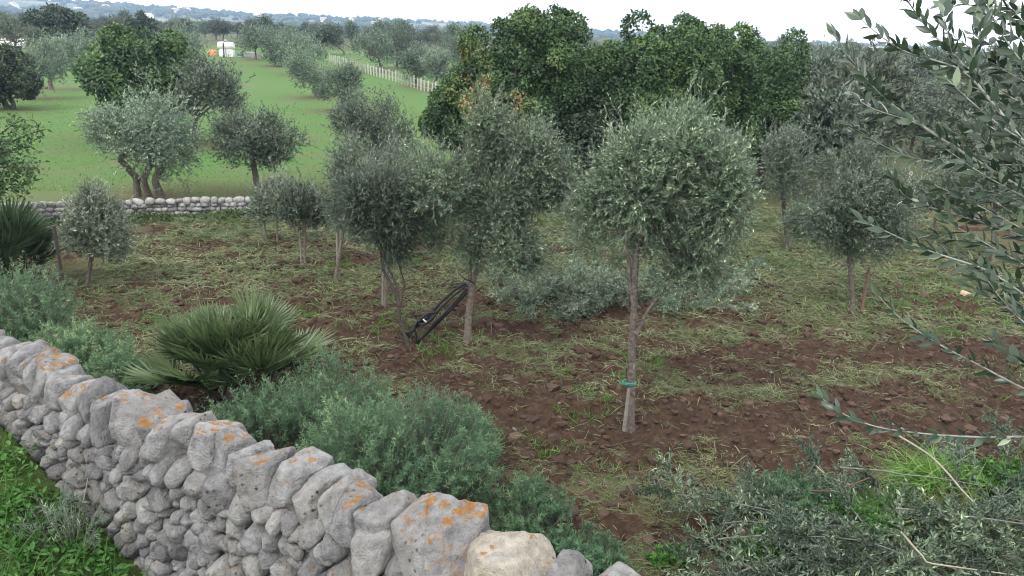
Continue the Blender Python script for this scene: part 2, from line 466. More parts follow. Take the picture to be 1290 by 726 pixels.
def add_haze():
    mt = bpy.data.materials.new('air'); mt.use_nodes = True; nt = mt.node_tree; nt.nodes.clear()
    out = nt.nodes.new('ShaderNodeOutputMaterial'); pv = nt.nodes.new('ShaderNodeVolumePrincipled')
    pv.inputs['Color'].default_value = (.50, .70, 1.0, 1); pv.inputs['Density'].default_value = .00031
    pv.inputs['Anisotropy'].default_value = .1
    nt.links.new(pv.outputs[0], out.inputs['Volume'])
    lo = np.array([-2700, -60, -60.0]); hi = np.array([2700, 2750, 104.0])
    v = [(x, y, z) for x in (lo[0], hi[0]) for y in (lo[1], hi[1]) for z in (lo[2], hi[2])]
    f = [(0, 1, 3, 2), (4, 6, 7, 5), (0, 4, 5, 1), (2, 3, 7, 6), (0, 2, 6, 4), (1, 5, 7, 3)]
    mb = MB(); mb.add(v, f)
    o = obj('haze', mb.mesh('haze', mt)); tag(o, 'thin pale haze in the air over the whole countryside', 'haze', kind='stuff')
add_haze()

# ------------------------------------------------------------------ ground sheet
def graded(lo, hi, step, out_lo, out_hi, ratio=1.06):
    a = list(np.arange(lo, hi, step)); s = step; x = a[-1]
    while x < out_hi: s *= ratio; x += s; a.append(x)
    s = step; x = lo; b = []
    while x > out_lo: s *= ratio; x -= s; b.append(x)
    return np.array(b[::-1] + a)
TREE_BARE = []      # filled with (x, y, r) of bare soil round old trunks

def hay_mask(x, y):
    a = fbm2(x, y * 2.1, .55, 4, 40)
    b = fbm2(x, y * 1.7, 1.7, 3, 47)
    s, d = wall_sd(x, y)
    far = sstep(11, 19, y) * .28
    strip = -.36 * np.exp(-((y - 9.6 - .1 * x) / 1.3) ** 2) - .25 * np.exp(-((y - 12.3) / .7) ** 2)
    rightf = .18 * sstep(3, 7, x) * sstep(12, 16, y)
    c3 = fbm2(x, y * 1.5, 4.2, 2, 53)
    return np.clip(.55 + .82 * a + .55 * b + .35 * c3 + far * .45 + strip + rightf + .3 * (1 - sstep(2, 4, d)), 0, 1)

def build_ground():
    xs = graded(-9, 11, .045, -2300, 2300, 1.09); ys = graded(4.2, 23.5, .045, -50, 2450, 1.045)
    X, Y = np.meshgrid(xs, ys)
    z = Z(X, Y)
    far = sstep(500, 900, Y)
    z = z * (1 - far) + far * np.minimum(z, T(X * 0, np.full_like(Y, 500.0)) - 4 * sstep(900, 1600, Y))
    nx, ny = len(xs), len(ys)
    V = np.stack([X, Y, z], -1).reshape(-1, 3)
    i, j = np.meshgrid(np.arange(ny - 1), np.arange(nx - 1), indexing='ij')
    a = i * nx + j
    Fq = np.stack([a, a + 1, a + nx + 1, a + nx], -1).reshape(-1, 4)
    mb = MB(); mb.add(V, Fq)
    til = tilled(X, Y)
    green = sstep(FWY(X) - .6, FWY(X) + .3, Y) * (1 - sstep(0, 4, X + 3 - .04 * np.clip(Y - 60, 0, 80))) * (1 - .9 * sstep(122, 136, Y))
    bare = np.zeros_like(X)
    for (bx, by, br) in TREE_BARE:
        bare = np.maximum(bare, np.exp(-(((X - bx) / br) ** 2 + ((Y - by) / (br * .8)) ** 2)) * .9)
    bare = np.maximum(bare, sstep(0, -.5, FWY(X) + 1.1 - Y + .6 * noise2(X, Y, .7, 3)) * (1 - sstep(1.5, 9, Y - FWY(X) - 1 + 4 * noise2(X, Y, .22, 8))) * .52)
    bare = np.clip(bare * (1 + .6 * fbm2(X, Y, 1.1, 3, 77)), 0, 1)
    me = mb.mesh('ground', M['ground'], True, dict(tilled=til.ravel(), green=green.ravel(), hay=hay_mask(X, Y).ravel(), bare=bare.ravel(), scrub=(sstep(FWY(X) - 1.2, FWY(X), Y) * np.maximum(sstep(-3, 1, X), sstep(122, 136, Y))).ravel()))
    tag(obj('ground', me), 'tilled brown field with a green meadow beyond', 'ground', kind='structure')

# ------------------------------------------------------------------ stones
def rock(planes, sub, p=9, seed=0, amp=.05, fine=.018, chips=0):
    """star-shaped stone from half-spaces (n, d), with rounded edges"""
    D, Fc = ICO[sub]
    n = np.array([a for a, _ in planes]); d = np.array([b for _, b in planes])
    g = np.clip(D @ n.T, 0, None) / d
    r = (g ** p).sum(1) ** (-1 / p)
    sz = np.median(r)
    r = r * (1 + amp * noise3(D * 1.7 + seed * 3.7) + amp * .6 * noise3(D * 3.9 + seed * 1.3)) + sz * fine * noise3(D * 9 + seed) - sz * fine * 1.2 * np.abs(noise3(D * 4.6 + seed * 2.2))
    if chips:
        rr_ = np.random.default_rng(int(abs(seed) * 1000) + 17)
        V = D * r[:, None]
        for n_ in rand_dirs(chips, rr_):
            h_ = (V @ n_).max(); c_ = D @ n_
            r = np.where(c_ > .2, np.minimum(r, h_ * rr_.uniform(.66, .92) / np.maximum(c_, .2)), r)
        r = r + sz * .012 * noise3(D * 11 + seed)
    return D * r[:, None], Fc

def w2w(s, o, z):                  # wall coordinates -> world; o>0 towards the field
    s = np.asarray(s); o = np.asarray(o); z = np.asarray(z)
    return np.stack([WA[0] + WD[0] * s + WN[0] * o, WA[1] + WD[1] * s + WN[1] * o, z + 0 * s], -1)

def build_wall():
    r = np.random.default_rng(21)
    root = thing('stone_wall', 'rough grey dry stone wall with orange lichen running across the near left corner', 'stone wall', (WA[0], WA[1], float(T(*WA))))
    org = np.array([WA[0], WA[1], float(T(*WA))])
    S0, S1 = -1.9, WL + 1.9
    # ---- coping boulders set on edge
    s = S0; k = 0; cop = []
    while s < S1:
        q = np.clip(s / WL, 0, 1.1)
        w = (.135 + .115 * q ** 1.5) * r.uniform(.62, 1.42)
        if s + w > WL - .62 and not any(b for _, _, b in cop): w = .46; big = 1
        elif any(b == 1 for _, _, b in cop) and not any(b == 2 for _, _, b in cop): w = .46; big = 2
        else: big = 0
        cop.append((s, w, big)); s += w * .97
    lean = .42
    pal = []
    for k, (s, w, big) in enumerate(cop):
        q = float(np.clip(s / WL, 0, 1))
        h = r.uniform(.21, .29) + .06 * q; wd_ = r.uniform(.34, .46) + .05 * q
        if big: h = .36; wd_ = .52
        tilt = -lean * (1 - .6 * q) + r.normal() * .12
        topz = CREST + .06 + r.uniform(-.06, .04)
        cz = topz - h * .5
        planes = []
        def pl(n, d): n = np.array(n, float); planes.append((n / np.linalg.norm(n), d))
        ct, st = math.cos(tilt), math.sin(tilt)
        pl((ct, r.normal() * .12, -st), w * .5); pl((-ct, r.normal() * .12, st), w * .5)
        pl((r.normal() * .16, r.normal() * .12 - .10, 1), h * .5); pl((0, 0, -1), h * .58)
        pl((r.normal() * .2, -1, .1 + r.normal() * .15), wd_ * .5); pl((r.normal() * .2, 1, .3 + r.normal() * .2), wd_ * .5)
        for _ in range(11):
            n = r.normal(size=3); n[2] = n[2] * .7 + .3; n /= np.linalg.norm(n)
            pl(n, (abs(n[0]) * w + abs(n[1]) * wd_ + abs(n[2]) * h) * .5 * r.uniform(.56, .84))
        V, Fc = rock(planes, 5 if q > .25 else 4, 70, k * 1.71, .05, .034, 9)
        P = w2w(s + w * .5 + V[:, 0], r.uniform(-.05, .05) + V[:, 1], cz + V[:, 2]) - org
        mb = MB(); tint = r.choice([r.uniform(.35, .75), r.uniform(.1, .4)], p=[.78, .22])
        mb.add(P, Fc, tint)
        li = r.uniform(.05, .62) if r.random() < .82 else -.3
        if big == 2: li = 0; mb.t[0][:] = 1.0
        if big == 1: li = .45; mb.t[0][:] = .5
        me = mb.mesh('coping_stone', M['stone'], True, dict(lichen=np.full(len(P), li)))
        obj('coping_stone', me, root)
    # ---- face stones: cells of a jittered diagram on each face
    def face(sign, spacing, sub, vis):
        seeds = []
        tries = 0
        zt = CREST - .24
        while tries < 14000:
            tries += 1
            ss = r.uniform(S0, S1); zz = r.uniform(.4, zt)
            pp = w2w(ss, sign * .3, 0)
            zg = float(T(pp[0] + WN[0] * sign * .2, pp[1] + WN[1] * sign * .2))
            if zz < zg - .12: continue
            q = np.clip(ss / WL, 0, 1)
            rad = spacing * (.72 + .50 * q) * r.choice([.62, .85, 1.0, 1.28], p=[.22, .28, .3, .2])
            ok = all(((ss - a) / 1.18) ** 2 + ((zz - b) * 1.12) ** 2 > (.5 * (rad + c)) ** 2 for a, b, c in seeds)
            if ok: seeds.append((ss, zz, rad))
        A = np.array(seeds); out = []
        for i in range(len(A)):
            si, zi, ri = A[i]
            dxy = A[:, :2] - A[i, :2]; dist = np.hypot(dxy[:, 0], dxy[:, 1]); dist[i] = 9
            nb = np.argsort(dist)[:14]
            planes = []
            for j in nb:
                if dist[j] > 3.2 * ri: continue
                n = dxy[j] / dist[j]
                dd = dist[j] * (ri / (ri + A[j, 2])) * .955
                planes.append((np.array([n[0], 0, n[1]]), max(dd, .03)))
            for n in ((1, 0, 0), (-1, 0, 0), (0, 0, 1), (0, 0, -1)): planes.append((np.array(n, float), ri * 1.1))
            fr = ri * r.uniform(.42, .75)
            a = np.array([r.normal() * .28, sign, r.normal() * .25 + .05]); planes.append((a / np.linalg.norm(a), fr))
            for _ in range(7):
                a = np.array([r.normal() * 1.1, sign * 1.0, r.normal() * .9]); a /= np.linalg.norm(a)
                planes.append((a, ri * r.uniform(.40, .70)))
            planes.append((np.array([0, -sign, 0.0]), .2))
            V, Fc = rock(planes, 4 if (sub == 3 and ri > .125) else sub, 70, i * .77 + 5, .05, .035, 8 if sub == 3 else 0)
            off = sign * (.20 + (CREST - .24 - zi) * .10 + r.normal() * .018)
            P = w2w(si + V[:, 0], off + V[:, 1], zi + V[:, 2]) - org
            tint = r.choice([r.uniform(.35, .85), r.uniform(.0, .35), r.uniform(.93, 1)], p=[.66, .28, .06])
            out.append((P, Fc, tint, ri, si, zi))
        return out
    st = face(-1, .118, 3, True)
    # the hundred that show largest are parts, the rest one mass
    def score(t):
        P = t[0].mean(0) + org; dp = (P - CAM) @ _F; px = W0 / 2 + (P - CAM) @ _RT / dp * F0; py = H0 / 2 - (P - CAM) @ _UP / dp * F0
        return (t[3] / dp) * (1 if (-20 < px < W0 + 20 and py < H0 + 30) else .01)
    st.sort(key=score, reverse=True)
    for t in st[:100]:
        mb = MB(); mb.add(t[0], t[1], t[2])
        obj('face_stone', mb.mesh('face_stone', M['stone'], True, dict(lichen=np.zeros(len(t[0])))), root)
    mb = MB()
    for t in st[100:]: mb.add(t[0], t[1], t[2])
    for t in face(1, .24, 2, False): mb.add(t[0], t[1], t[2])
    # small packing stones between the big ones and a rubble core
    for _ in range(900):
        ss = r.uniform(S0, S1); zz = r.uniform(.7, CREST - .25)
        V, Fc = rock([(n, r.uniform(.025, .06)) for n in rand_dirs(9, r)] + [(np.array(n, float), .07) for n in ((1, 0, 0), (-1, 0, 0), (0, 1, 0), (0, -1, 0), (0, 0, 1), (0, 0, -1))], 2, 10, ss * 9)
        off = -(.19 + (CREST - .24 - zz) * .10) + r.uniform(-.015, .05)
        mb.add(w2w(ss + V[:, 0] * 1.3, off + V[:, 1], zz + V[:, 2]) - org, Fc, r.uniform(.0, .6))
    o_ = obj('packing_stones', mb.mesh('packing_stones', M['stone'], True, dict(lichen=np.zeros(mb.n))), root); o_['kind'] = 'stuff'
    mb = MB()
    n_ = 60; ss = np.linspace(S0, S1, n_)
    prof = [(-.13, CREST - .17), (.13, CREST - .17), (.30, .5), (-.30, .5)]
    V = np.concatenate([w2w(ss, np.full(n_, o), np.full(n_, z)) for o, z in prof]) - org
    fs = []
    for a in range(4):
        b = (a + 1) % 4
        for i in range(n_ - 1): fs.append((a * n_ + i, a * n_ + i + 1, b * n_ + i + 1, b * n_ + i))
    mb.add(V, fs, .1)
    obj('core', mb.mesh('core', plain('wall_core_earth', (.10, .09, .08), .95, .4, 10, .6), False), root)

# far wall ---------------------------------------------------------
def build_far_wall():
    r = np.random.default_rng(5)
    pts = [np.array(p) for p in FW]
    root = thing('stone_wall', 'low pale dry stone wall far across the tilled field below the meadow', 'stone wall', (*pts[0], float(T(*pts[0]))))
    org = np.array([pts[0][0], pts[0][1], float(T(*pts[0]))])
    xs = np.linspace(pts[0][0] - .6, pts[3][0], 400); ys = FWY(xs)
    L = np.concatenate([[0], np.cumsum(np.hypot(np.diff(xs), np.diff(ys)))])
    body = MB(); s = 0; k = 0
    def P(s): return np.array([np.interp(s, L, xs), np.interp(s, L, ys)])
    for course in range(3):
        s = 0
        while s < L[-1]:
            w = r.uniform(.11, .30); p = P(s + w / 2); z = float(T(*p)) + .02 + course * .115
            V, Fc = rock([(n, r.uniform(.09, .16)) for n in rand_dirs(10, r)] + [(np.array((1, 0, 0.)), w * .55), (np.array((-1., 0, 0)), w * .55), (np.array((0, 0, 1.)), .066), (np.array((0, 0, -1.)), .066), (np.array((0, 1., 0)), .25), (np.array((0, -1., 0)), .2)], 2, 9, k)
            body.add(V + np.array([p[0], p[1] + r.normal() * .02, z]) - org, Fc, r.choice([r.uniform(.4, .9), r.uniform(0, .4)], p=[.75, .25])); k += 1
            s += w * .95
    obj('face_stones', body.mesh('face_stones', M['stone_far'], True), root)['kind'] = 'stuff'
    protos = []
    for k in range(7):
        V, Fc = rock([(n, r.uniform(.13, .2)) for n in rand_dirs(10, r)] + [(np.array((1, 0, 0.)), .15), (np.array((-1., 0, 0)), .15), (np.array((0, 0, 1.)), .13), (np.array((0, 0, -1.)), .13), (np.array((0, 1., 0)), .25), (np.array((0, -1., 0)), .25)], 2, 9, k + 50)
        mb = MB(); mb.add(V, Fc, r.uniform(.55, .92)); protos.append(mb.mesh('coping_stone', M['stone_far'], True))
    s = 0; n = 0
    end = np.interp(ground(415, 266)[0], xs, L)
    while s < end and n < 100:
        w = r.uniform(.17, .33); p = P(s + w / 2)
        o = obj('coping_stone', protos[r.integers(7)], root, Vector((p[0], p[1], float(T(*p)) + .36 + r.normal() * .012)) - Vector(org))
        o.rotation_euler = (r.normal() * .1, r.normal() * .12, r.normal() * .15); f = w / .29
        o.scale = (f, .8, r.uniform(.55, .85)); s += w; n += 1

# ------------------------------------------------------------------ trees
def bez(p0, p1, p2, n):
    t = np.linspace(0, 1, n)[:, None]
    return (1 - t) ** 2 * p0 + 2 * t * (1 - t) * p1 + t * t * p2

def lobes_for(r, rad, n, lo=.30, hi=.62, zlow=-.75):
    c = []
    for _ in range(n):
        for _t in range(50):
            d = r.normal(size=3); d /= np.linalg.norm(d); d *= r.uniform(.25, .72)
            if d[2] > zlow: break
        c.append(np.concatenate([d * rad, [r.uniform(lo, hi)]]))
    return np.array(c)

def olive_crown(mb, r, ctr, rad, n_twig, per, L, Wd, twig_len, n_lobes=11, shoots=.18, base_dir=None, tbias=0.0, hole=-.32, stems=True, fill=.32, up=.55):
    """twigs with paired narrow leaves filling uneven lobes; ctr, rad in the tree's own space"""
    ctr = np.asarray(ctr, float); rad = np.asarray(rad, float)
    lb = lobes_for(r, rad, n_lobes)
    # twig origins
    k = r.integers(0, n_lobes, n_twig)
    q = norm(r.normal(size=(n_twig, 3))) * (r.random(n_twig) ** fill)[:, None]
    p = lb[k, :3] + q * rad * lb[k, 3:4]
    fq = 2.2 / max(rad.mean(), .2)
    keep = noise3((p + 11.3) * fq * 1.5) + .5 * noise3((p + 4.1) * fq * 3.4) > hole
    p = p[keep]; n = len(p); q = q[keep]
    outw = norm(p / rad ** 2 * rad.mean())
    d = norm(outw * .55 + np.array([0, 0, up]) + norm(r.normal(size=(n, 3))) * .62)
    tl = twig_len * r.uniform(.55, 1.25, n)
    sh = (p[:, 2] > rad[2] * .15) & (r.random(n) < shoots)
    d[sh] = norm(d[sh] * .5 + np.array([0, 0, 1.0])); tl[sh] *= r.uniform(1.1, 2.3, sh.sum())
    p = p + ctr
    K = 4
    t = np.linspace(0, 1, K)
    bend = norm(r.normal(size=(n, 3))) * .22 + np.array([0, 0, -.10])
    if stems:
        st = p[:, None] + d[:, None] * (t[None, :, None] * tl[:, None, None]) + bend[:, None] * (t[None, :, None] ** 2 * tl[:, None, None])
        tubes3(mb, st, L * .055, L * .02, .5, 1)
    # leaves
    u = (np.arange(per) + .5) / per
    U = np.broadcast_to(u, (n, per)) + r.uniform(-.4, .4, (n, per)) / per
    lp = p[:, None] + d[:, None] * (U * tl[:, None])[..., None] + bend[:, None] * (U ** 2 * tl[:, None])[..., None]
    td = norm(d[:, None] + 2 * bend[:, None] * U[..., None])
    a0 = r.uniform(0, 6.28, n)[:, None] + np.arange(per)[None] * 2.4 + np.pi * (np.arange(per) % 2)[None]
    ref = norm(np.cross(d, r.normal(size=(n, 3))))[:, None]; ref2 = np.cross(d[:, None], ref)
    side = np.cos(a0)[..., None] * ref + np.sin(a0)[..., None] * ref2
    ld = norm(td * .75 + side * .72 + r.normal(size=(n, per, 3)) * .16)
    nn = norm(np.cross(ld, np.cross(td, ld)) + r.normal(size=(n, per, 3)) * .35)
    cl = np.clip(.40 + .20 * noise3((p - ctr) * fq * 1.3 + 31) + r.normal(size=n) * .10 + tbias, 0, 1)
    tint = np.clip(cl[:, None] + r.normal(size=(n, per)) * .17 + (r.random((n, per)) < .15) * .34, 0, 1)
    leaves(mb, lp.reshape(-1, 3), ld.reshape(-1, 3), nn.reshape(-1, 3), L * r.uniform(.7, 1.2, n * per), Wd * r.uniform(.8, 1.2, n * per), tint.ravel())
    return lb

def broad_crown(mb, r, ctr, rad, n_lobe, n_leaf, L, Wd, lo=.22, hi=.38, shell=.78, tvar=.16, patch=None, low=-.6):
    """round clumps of oval leaves spread over an uneven crown"""
    ctr = np.asarray(ctr, float); rad = np.asarray(rad, float)
    D = rand_dirs(n_lobe * 2, r); D = D[D[:, 2] > low][:n_lobe]; n_lobe = len(D)
    lc = D * rad * r.uniform(.42, .90, n_lobe)[:, None]
    ls = r.uniform(lo, hi, n_lobe)
    k = r.choice(n_lobe, n_leaf, p=ls ** 2 / (ls ** 2).sum())
    q = rand_dirs(n_leaf, r); flip = (q * norm(lc[k])).sum(1) < -.35; q[flip] *= -1
    rr = r.uniform(shell, 1.03, n_leaf) + .16 * noise3(lc[k] * 3 + q * 2.6)
    p = lc[k] + q * rad * (ls[k] * rr)[:, None]
    g = 2.6 / rad.mean()
    keep = noise3(p * g * 3.0 + 7) + .5 * noise3(p * g * 7 + 3) > -.42
    p, q, k = p[keep], q[keep], k[keep]; n = len(p)
    d = norm(rand_dirs(n, r) + q * .5 + np.array([0, 0, -.15])); nn = norm(q + np.array([0, 0, .5]) + rand_dirs(n, r) * .7)
    lt = r.normal(size=n_lobe) * .12
    tint = .40 + lt[k] + .22 * noise3(p * g * 2.4 + 19) + r.normal(size=n) * tvar * .7
    if patch is not None:
        for (c, rd) in patch:
            w = np.exp(-(((p - np.array(c)) / rd) ** 2).sum(1)); tint = tint + w * .62 * (noise3(p * g * 6) > -.25)
    leaves(mb, p + ctr, d, nn, L * r.uniform(.7, 1.2, n), Wd * r.uniform(.8, 1.2, n), np.clip(tint, 0, 1), wide=.5)
    return np.concatenate([lc, ls[:, None]], 1)

def crown_at(base, box):
    """world centre and radii of a crown seen in a box, at the trunk's own distance"""
    x0, y0, x1, y1 = box
    d = ray((x0 + x1) / 2, (y0 + y1) / 2); t = base[1] / d[1]; c = CAM + d * t
    dep = (c - CAM) @ _F
    return c, np.array([(x1 - x0) / 2 * dep / F0, (x1 - x0) / 2 * dep / F0 * .92, (y1 - y0) / 2 * dep / F0 * 1.03])

def trunk_mesh(r, base, stems, lb, ctr, mat, rad0, limbs=5, sides=9, limb_r=.5):
    mb = MB()
    tips = []
    for (pts, r0, r1) in stems:
        pts = np.asarray(pts, float)
        n = 14; tt = np.linspace(0, 1, n); kk = np.linspace(0, 1, len(pts))
        P = np.stack([np.interp(tt, kk, pts[:, a]) for a in range(3)], -1)
        P[1:-1] = (P[:-2] + 2 * P[1:-1] + P[2:]) / 4
        P[:, 0] += .25 * r0 * noise3(np.stack([tt * 5, tt * 0 + r0 * 40, tt * 0], -1)); P[:, 1] += .25 * r0 * noise3(np.stack([tt * 5, tt * 0 + 9, tt * 0], -1))
        rr = r0 + (r1 - r0) * tt; rr = rr + min(r0 * .75, .06) * np.exp(-tt * 11)
        tube(mb, P, rr, sides, .5, .22)
        tips.append((P[-1], r1))
    order = np.argsort(-lb[:, 3])[:limbs]
    for q, i in enumerate(order):
        b, r1 = tips[q % len(tips)]
        e = ctr + lb[i, :3]
        mid = (b + e) / 2 + np.array([0, 0, .12 * np.linalg.norm(e - b)]) + r.normal(size=3) * .08 * np.linalg.norm(e - b)
        P = bez(b, mid, e, 9)
        tube(mb, P, np.linspace(r1 * .8, r1 * .16, 9), 6, .5, .15)
    return mb.mesh('trunk', mat, True)

def young_olive(seed, base_px, box, label, mat='olive_yng', n_twig=1500, per=22, L=.058, Wd=.0135, twig=.30, rad0=.05, stems_px=None, bark='bark_pale', group='young olive trees in the tilled field', hole=-.34, tbias=0, fork=None, fill=.36, shoots=.34, n_lobes=12, up=.8, extra=None):
    r = np.random.default_rng(seed)
    b = ground_d(*base_px); c, rad = crown_at(b, box)
    root = thing('olive_tree', label, 'olive tree', b, 0, group)
    ctr = c - b
    mb = MB()
    lb = olive_crown(mb, r, ctr, rad, n_twig, per, L, Wd, twig, n_lobes, shoots, tbias=tbias, hole=hole, fill=fill, up=up)
    for (bx, nt_) in (extra or []):
        c2, rad2 = crown_at(b, bx); c2 = c2 + np.array([0, r.normal() * .18, 0])
        olive_crown(mb, r, c2 - b, rad2, nt_, per, L, Wd, twig, 6, .1, tbias=tbias, hole=hole, fill=fill, up=up * .5)
    obj('crown', mb.mesh('crown', [M[mat], M['twig']]), root)
    def q(px, py, dy=0):
        d = ray(px, py); return CAM + d * ((b[1] + dy) / d[1]) - b
    if stems_px is None:
        stems = [([(0, 0, -.12), (ctr[0] * .25, 0, (ctr[2] - rad[2]) * .5), (ctr[0] * .7, ctr[1] * .7, ctr[2] - rad[2] * .55)], rad0, rad0 * .7)]
    else:
        stems = []
        for (pp, r0, r1) in stems_px:
            P = [q(x, y) for x, y in pp]; P[0] = P[0] - np.array([0, 0, .12]) if pp[0][1] > base_px[1] - 12 else P[0]
            stems.append((P, r0, r1))
    obj('trunk', trunk_mesh(r, b, stems, lb, ctr, M[bark], rad0, limbs=min(9, n_lobes)), root)
    return root, b, ctr, rad

def old_olive(seed, base_px, box, label, mat='olive', n_twig=520, per=22, L=.13, Wd=.040, twig=.5, rad0=.14, ntr=1, group='old olive trees in the meadow', tbias=0, hole=-.30, spread=.35):
    r = np.random.default_rng(seed)
    b = ground(*base_px); bw = (box[2] - box[0]) * .06; box = (box[0] - bw, box[1] - bw * .4, box[2] + bw, box[3]); c, rad = crown_at(b, box)
    root = thing('olive_tree', label, 'olive tree', b, 0, group)
    ctr = c - b; mb = MB()
    sc = max(1.0, np.linalg.norm(b[:2]) / 45)
    lb = olive_crown(mb, r, ctr, rad, int(n_twig * 1.9), per, L * .82 * sc ** .6, Wd * .82 * sc ** .6, twig, 13, .12, tbias=tbias, hole=hole, stems=False, fill=.36)
    obj('crown', mb.mesh('crown', [M[mat], M['twig']]), root)
    zb = max(ctr[2] - rad[2] * .45, .5)
    stems = []
    for i in range(ntr):
        a = 0 if ntr == 1 else (i / (ntr - 1) - .5) * 2
        stems.append(([(a * rad0 * 2.6, 0, -.1), (a * spread * .6 + r.normal() * .06, r.normal() * .1, zb * .5), (ctr[0] * .5 + a * spread * 1.1 + r.normal() * .1, ctr[1] * .5 + r.normal() * .2, zb)], rad0 * (1 if ntr == 1 else .78), rad0 * .55))
    obj('trunk', trunk_mesh(r, b, stems, lb, ctr, M['bark'], rad0, limbs=8), root)
    TREE_BARE.append((b[0], b[1], 1.3 + rad0 * 5))
    return root

CLUMP = 1.7
def carob(seed, base_px, box, label, mat='carob', n_lobe=40, n_leaf=30000, L=.17, Wd=.10, rad0=.22, group='dark carob trees beyond the field', patch=None, low=-.6, ry=None, bare=False, lo=.22, hi=.38):
    r = np.random.default_rng(seed)
    b = ground(*base_px); c, rad = crown_at(b, box)
    if ry: rad[1] = ry
    rad = rad * np.array([1.05, 1.05, 1.10])
    root = thing('carob_tree', label, 'carob tree', b, 0, group)
    ctr = c - b; mb = MB()
    lb = broad_crown(mb, r, ctr, rad, int(n_lobe * CLUMP), n_leaf, L, Wd, lo=lo * .78, hi=hi * .78, patch=[(np.array(p) * rad, np.array(q) * rad) for p, q in (patch or [])], low=low)
    # loose inner foliage
    n = n_leaf // 6; q = rand_dirs(n, r) * (r.random(n) ** .4 * .72)[:, None] * rad
    leaves(mb, q + ctr, rand_dirs(n, r), rand_dirs(n, r), L, Wd, r.uniform(.05, .5, n), wide=.5)
    obj('crown', mb.mesh('crown', [M[mat]]), root)
    zb = max(ctr[2] - rad[2] * .5, .4)
    stems = [([(-.1, 0, -.1), (-.3, .1, zb * .6), (ctr[0] - .4 * rad[0] * .5, 0, zb)], rad0, rad0 * .6), ([(.15, .1, -.1), (.3, 0, zb * .5), (ctr[0] + .35 * rad[0] * .5, .2, zb)], rad0 * .8, rad0 * .5)]
    obj('trunk', trunk_mesh(r, b, stems, lb, ctr, M['bark_dark'], rad0, limbs=10), root)
    if bare: TREE_BARE.append((b[0], b[1], 1.6))
    return root

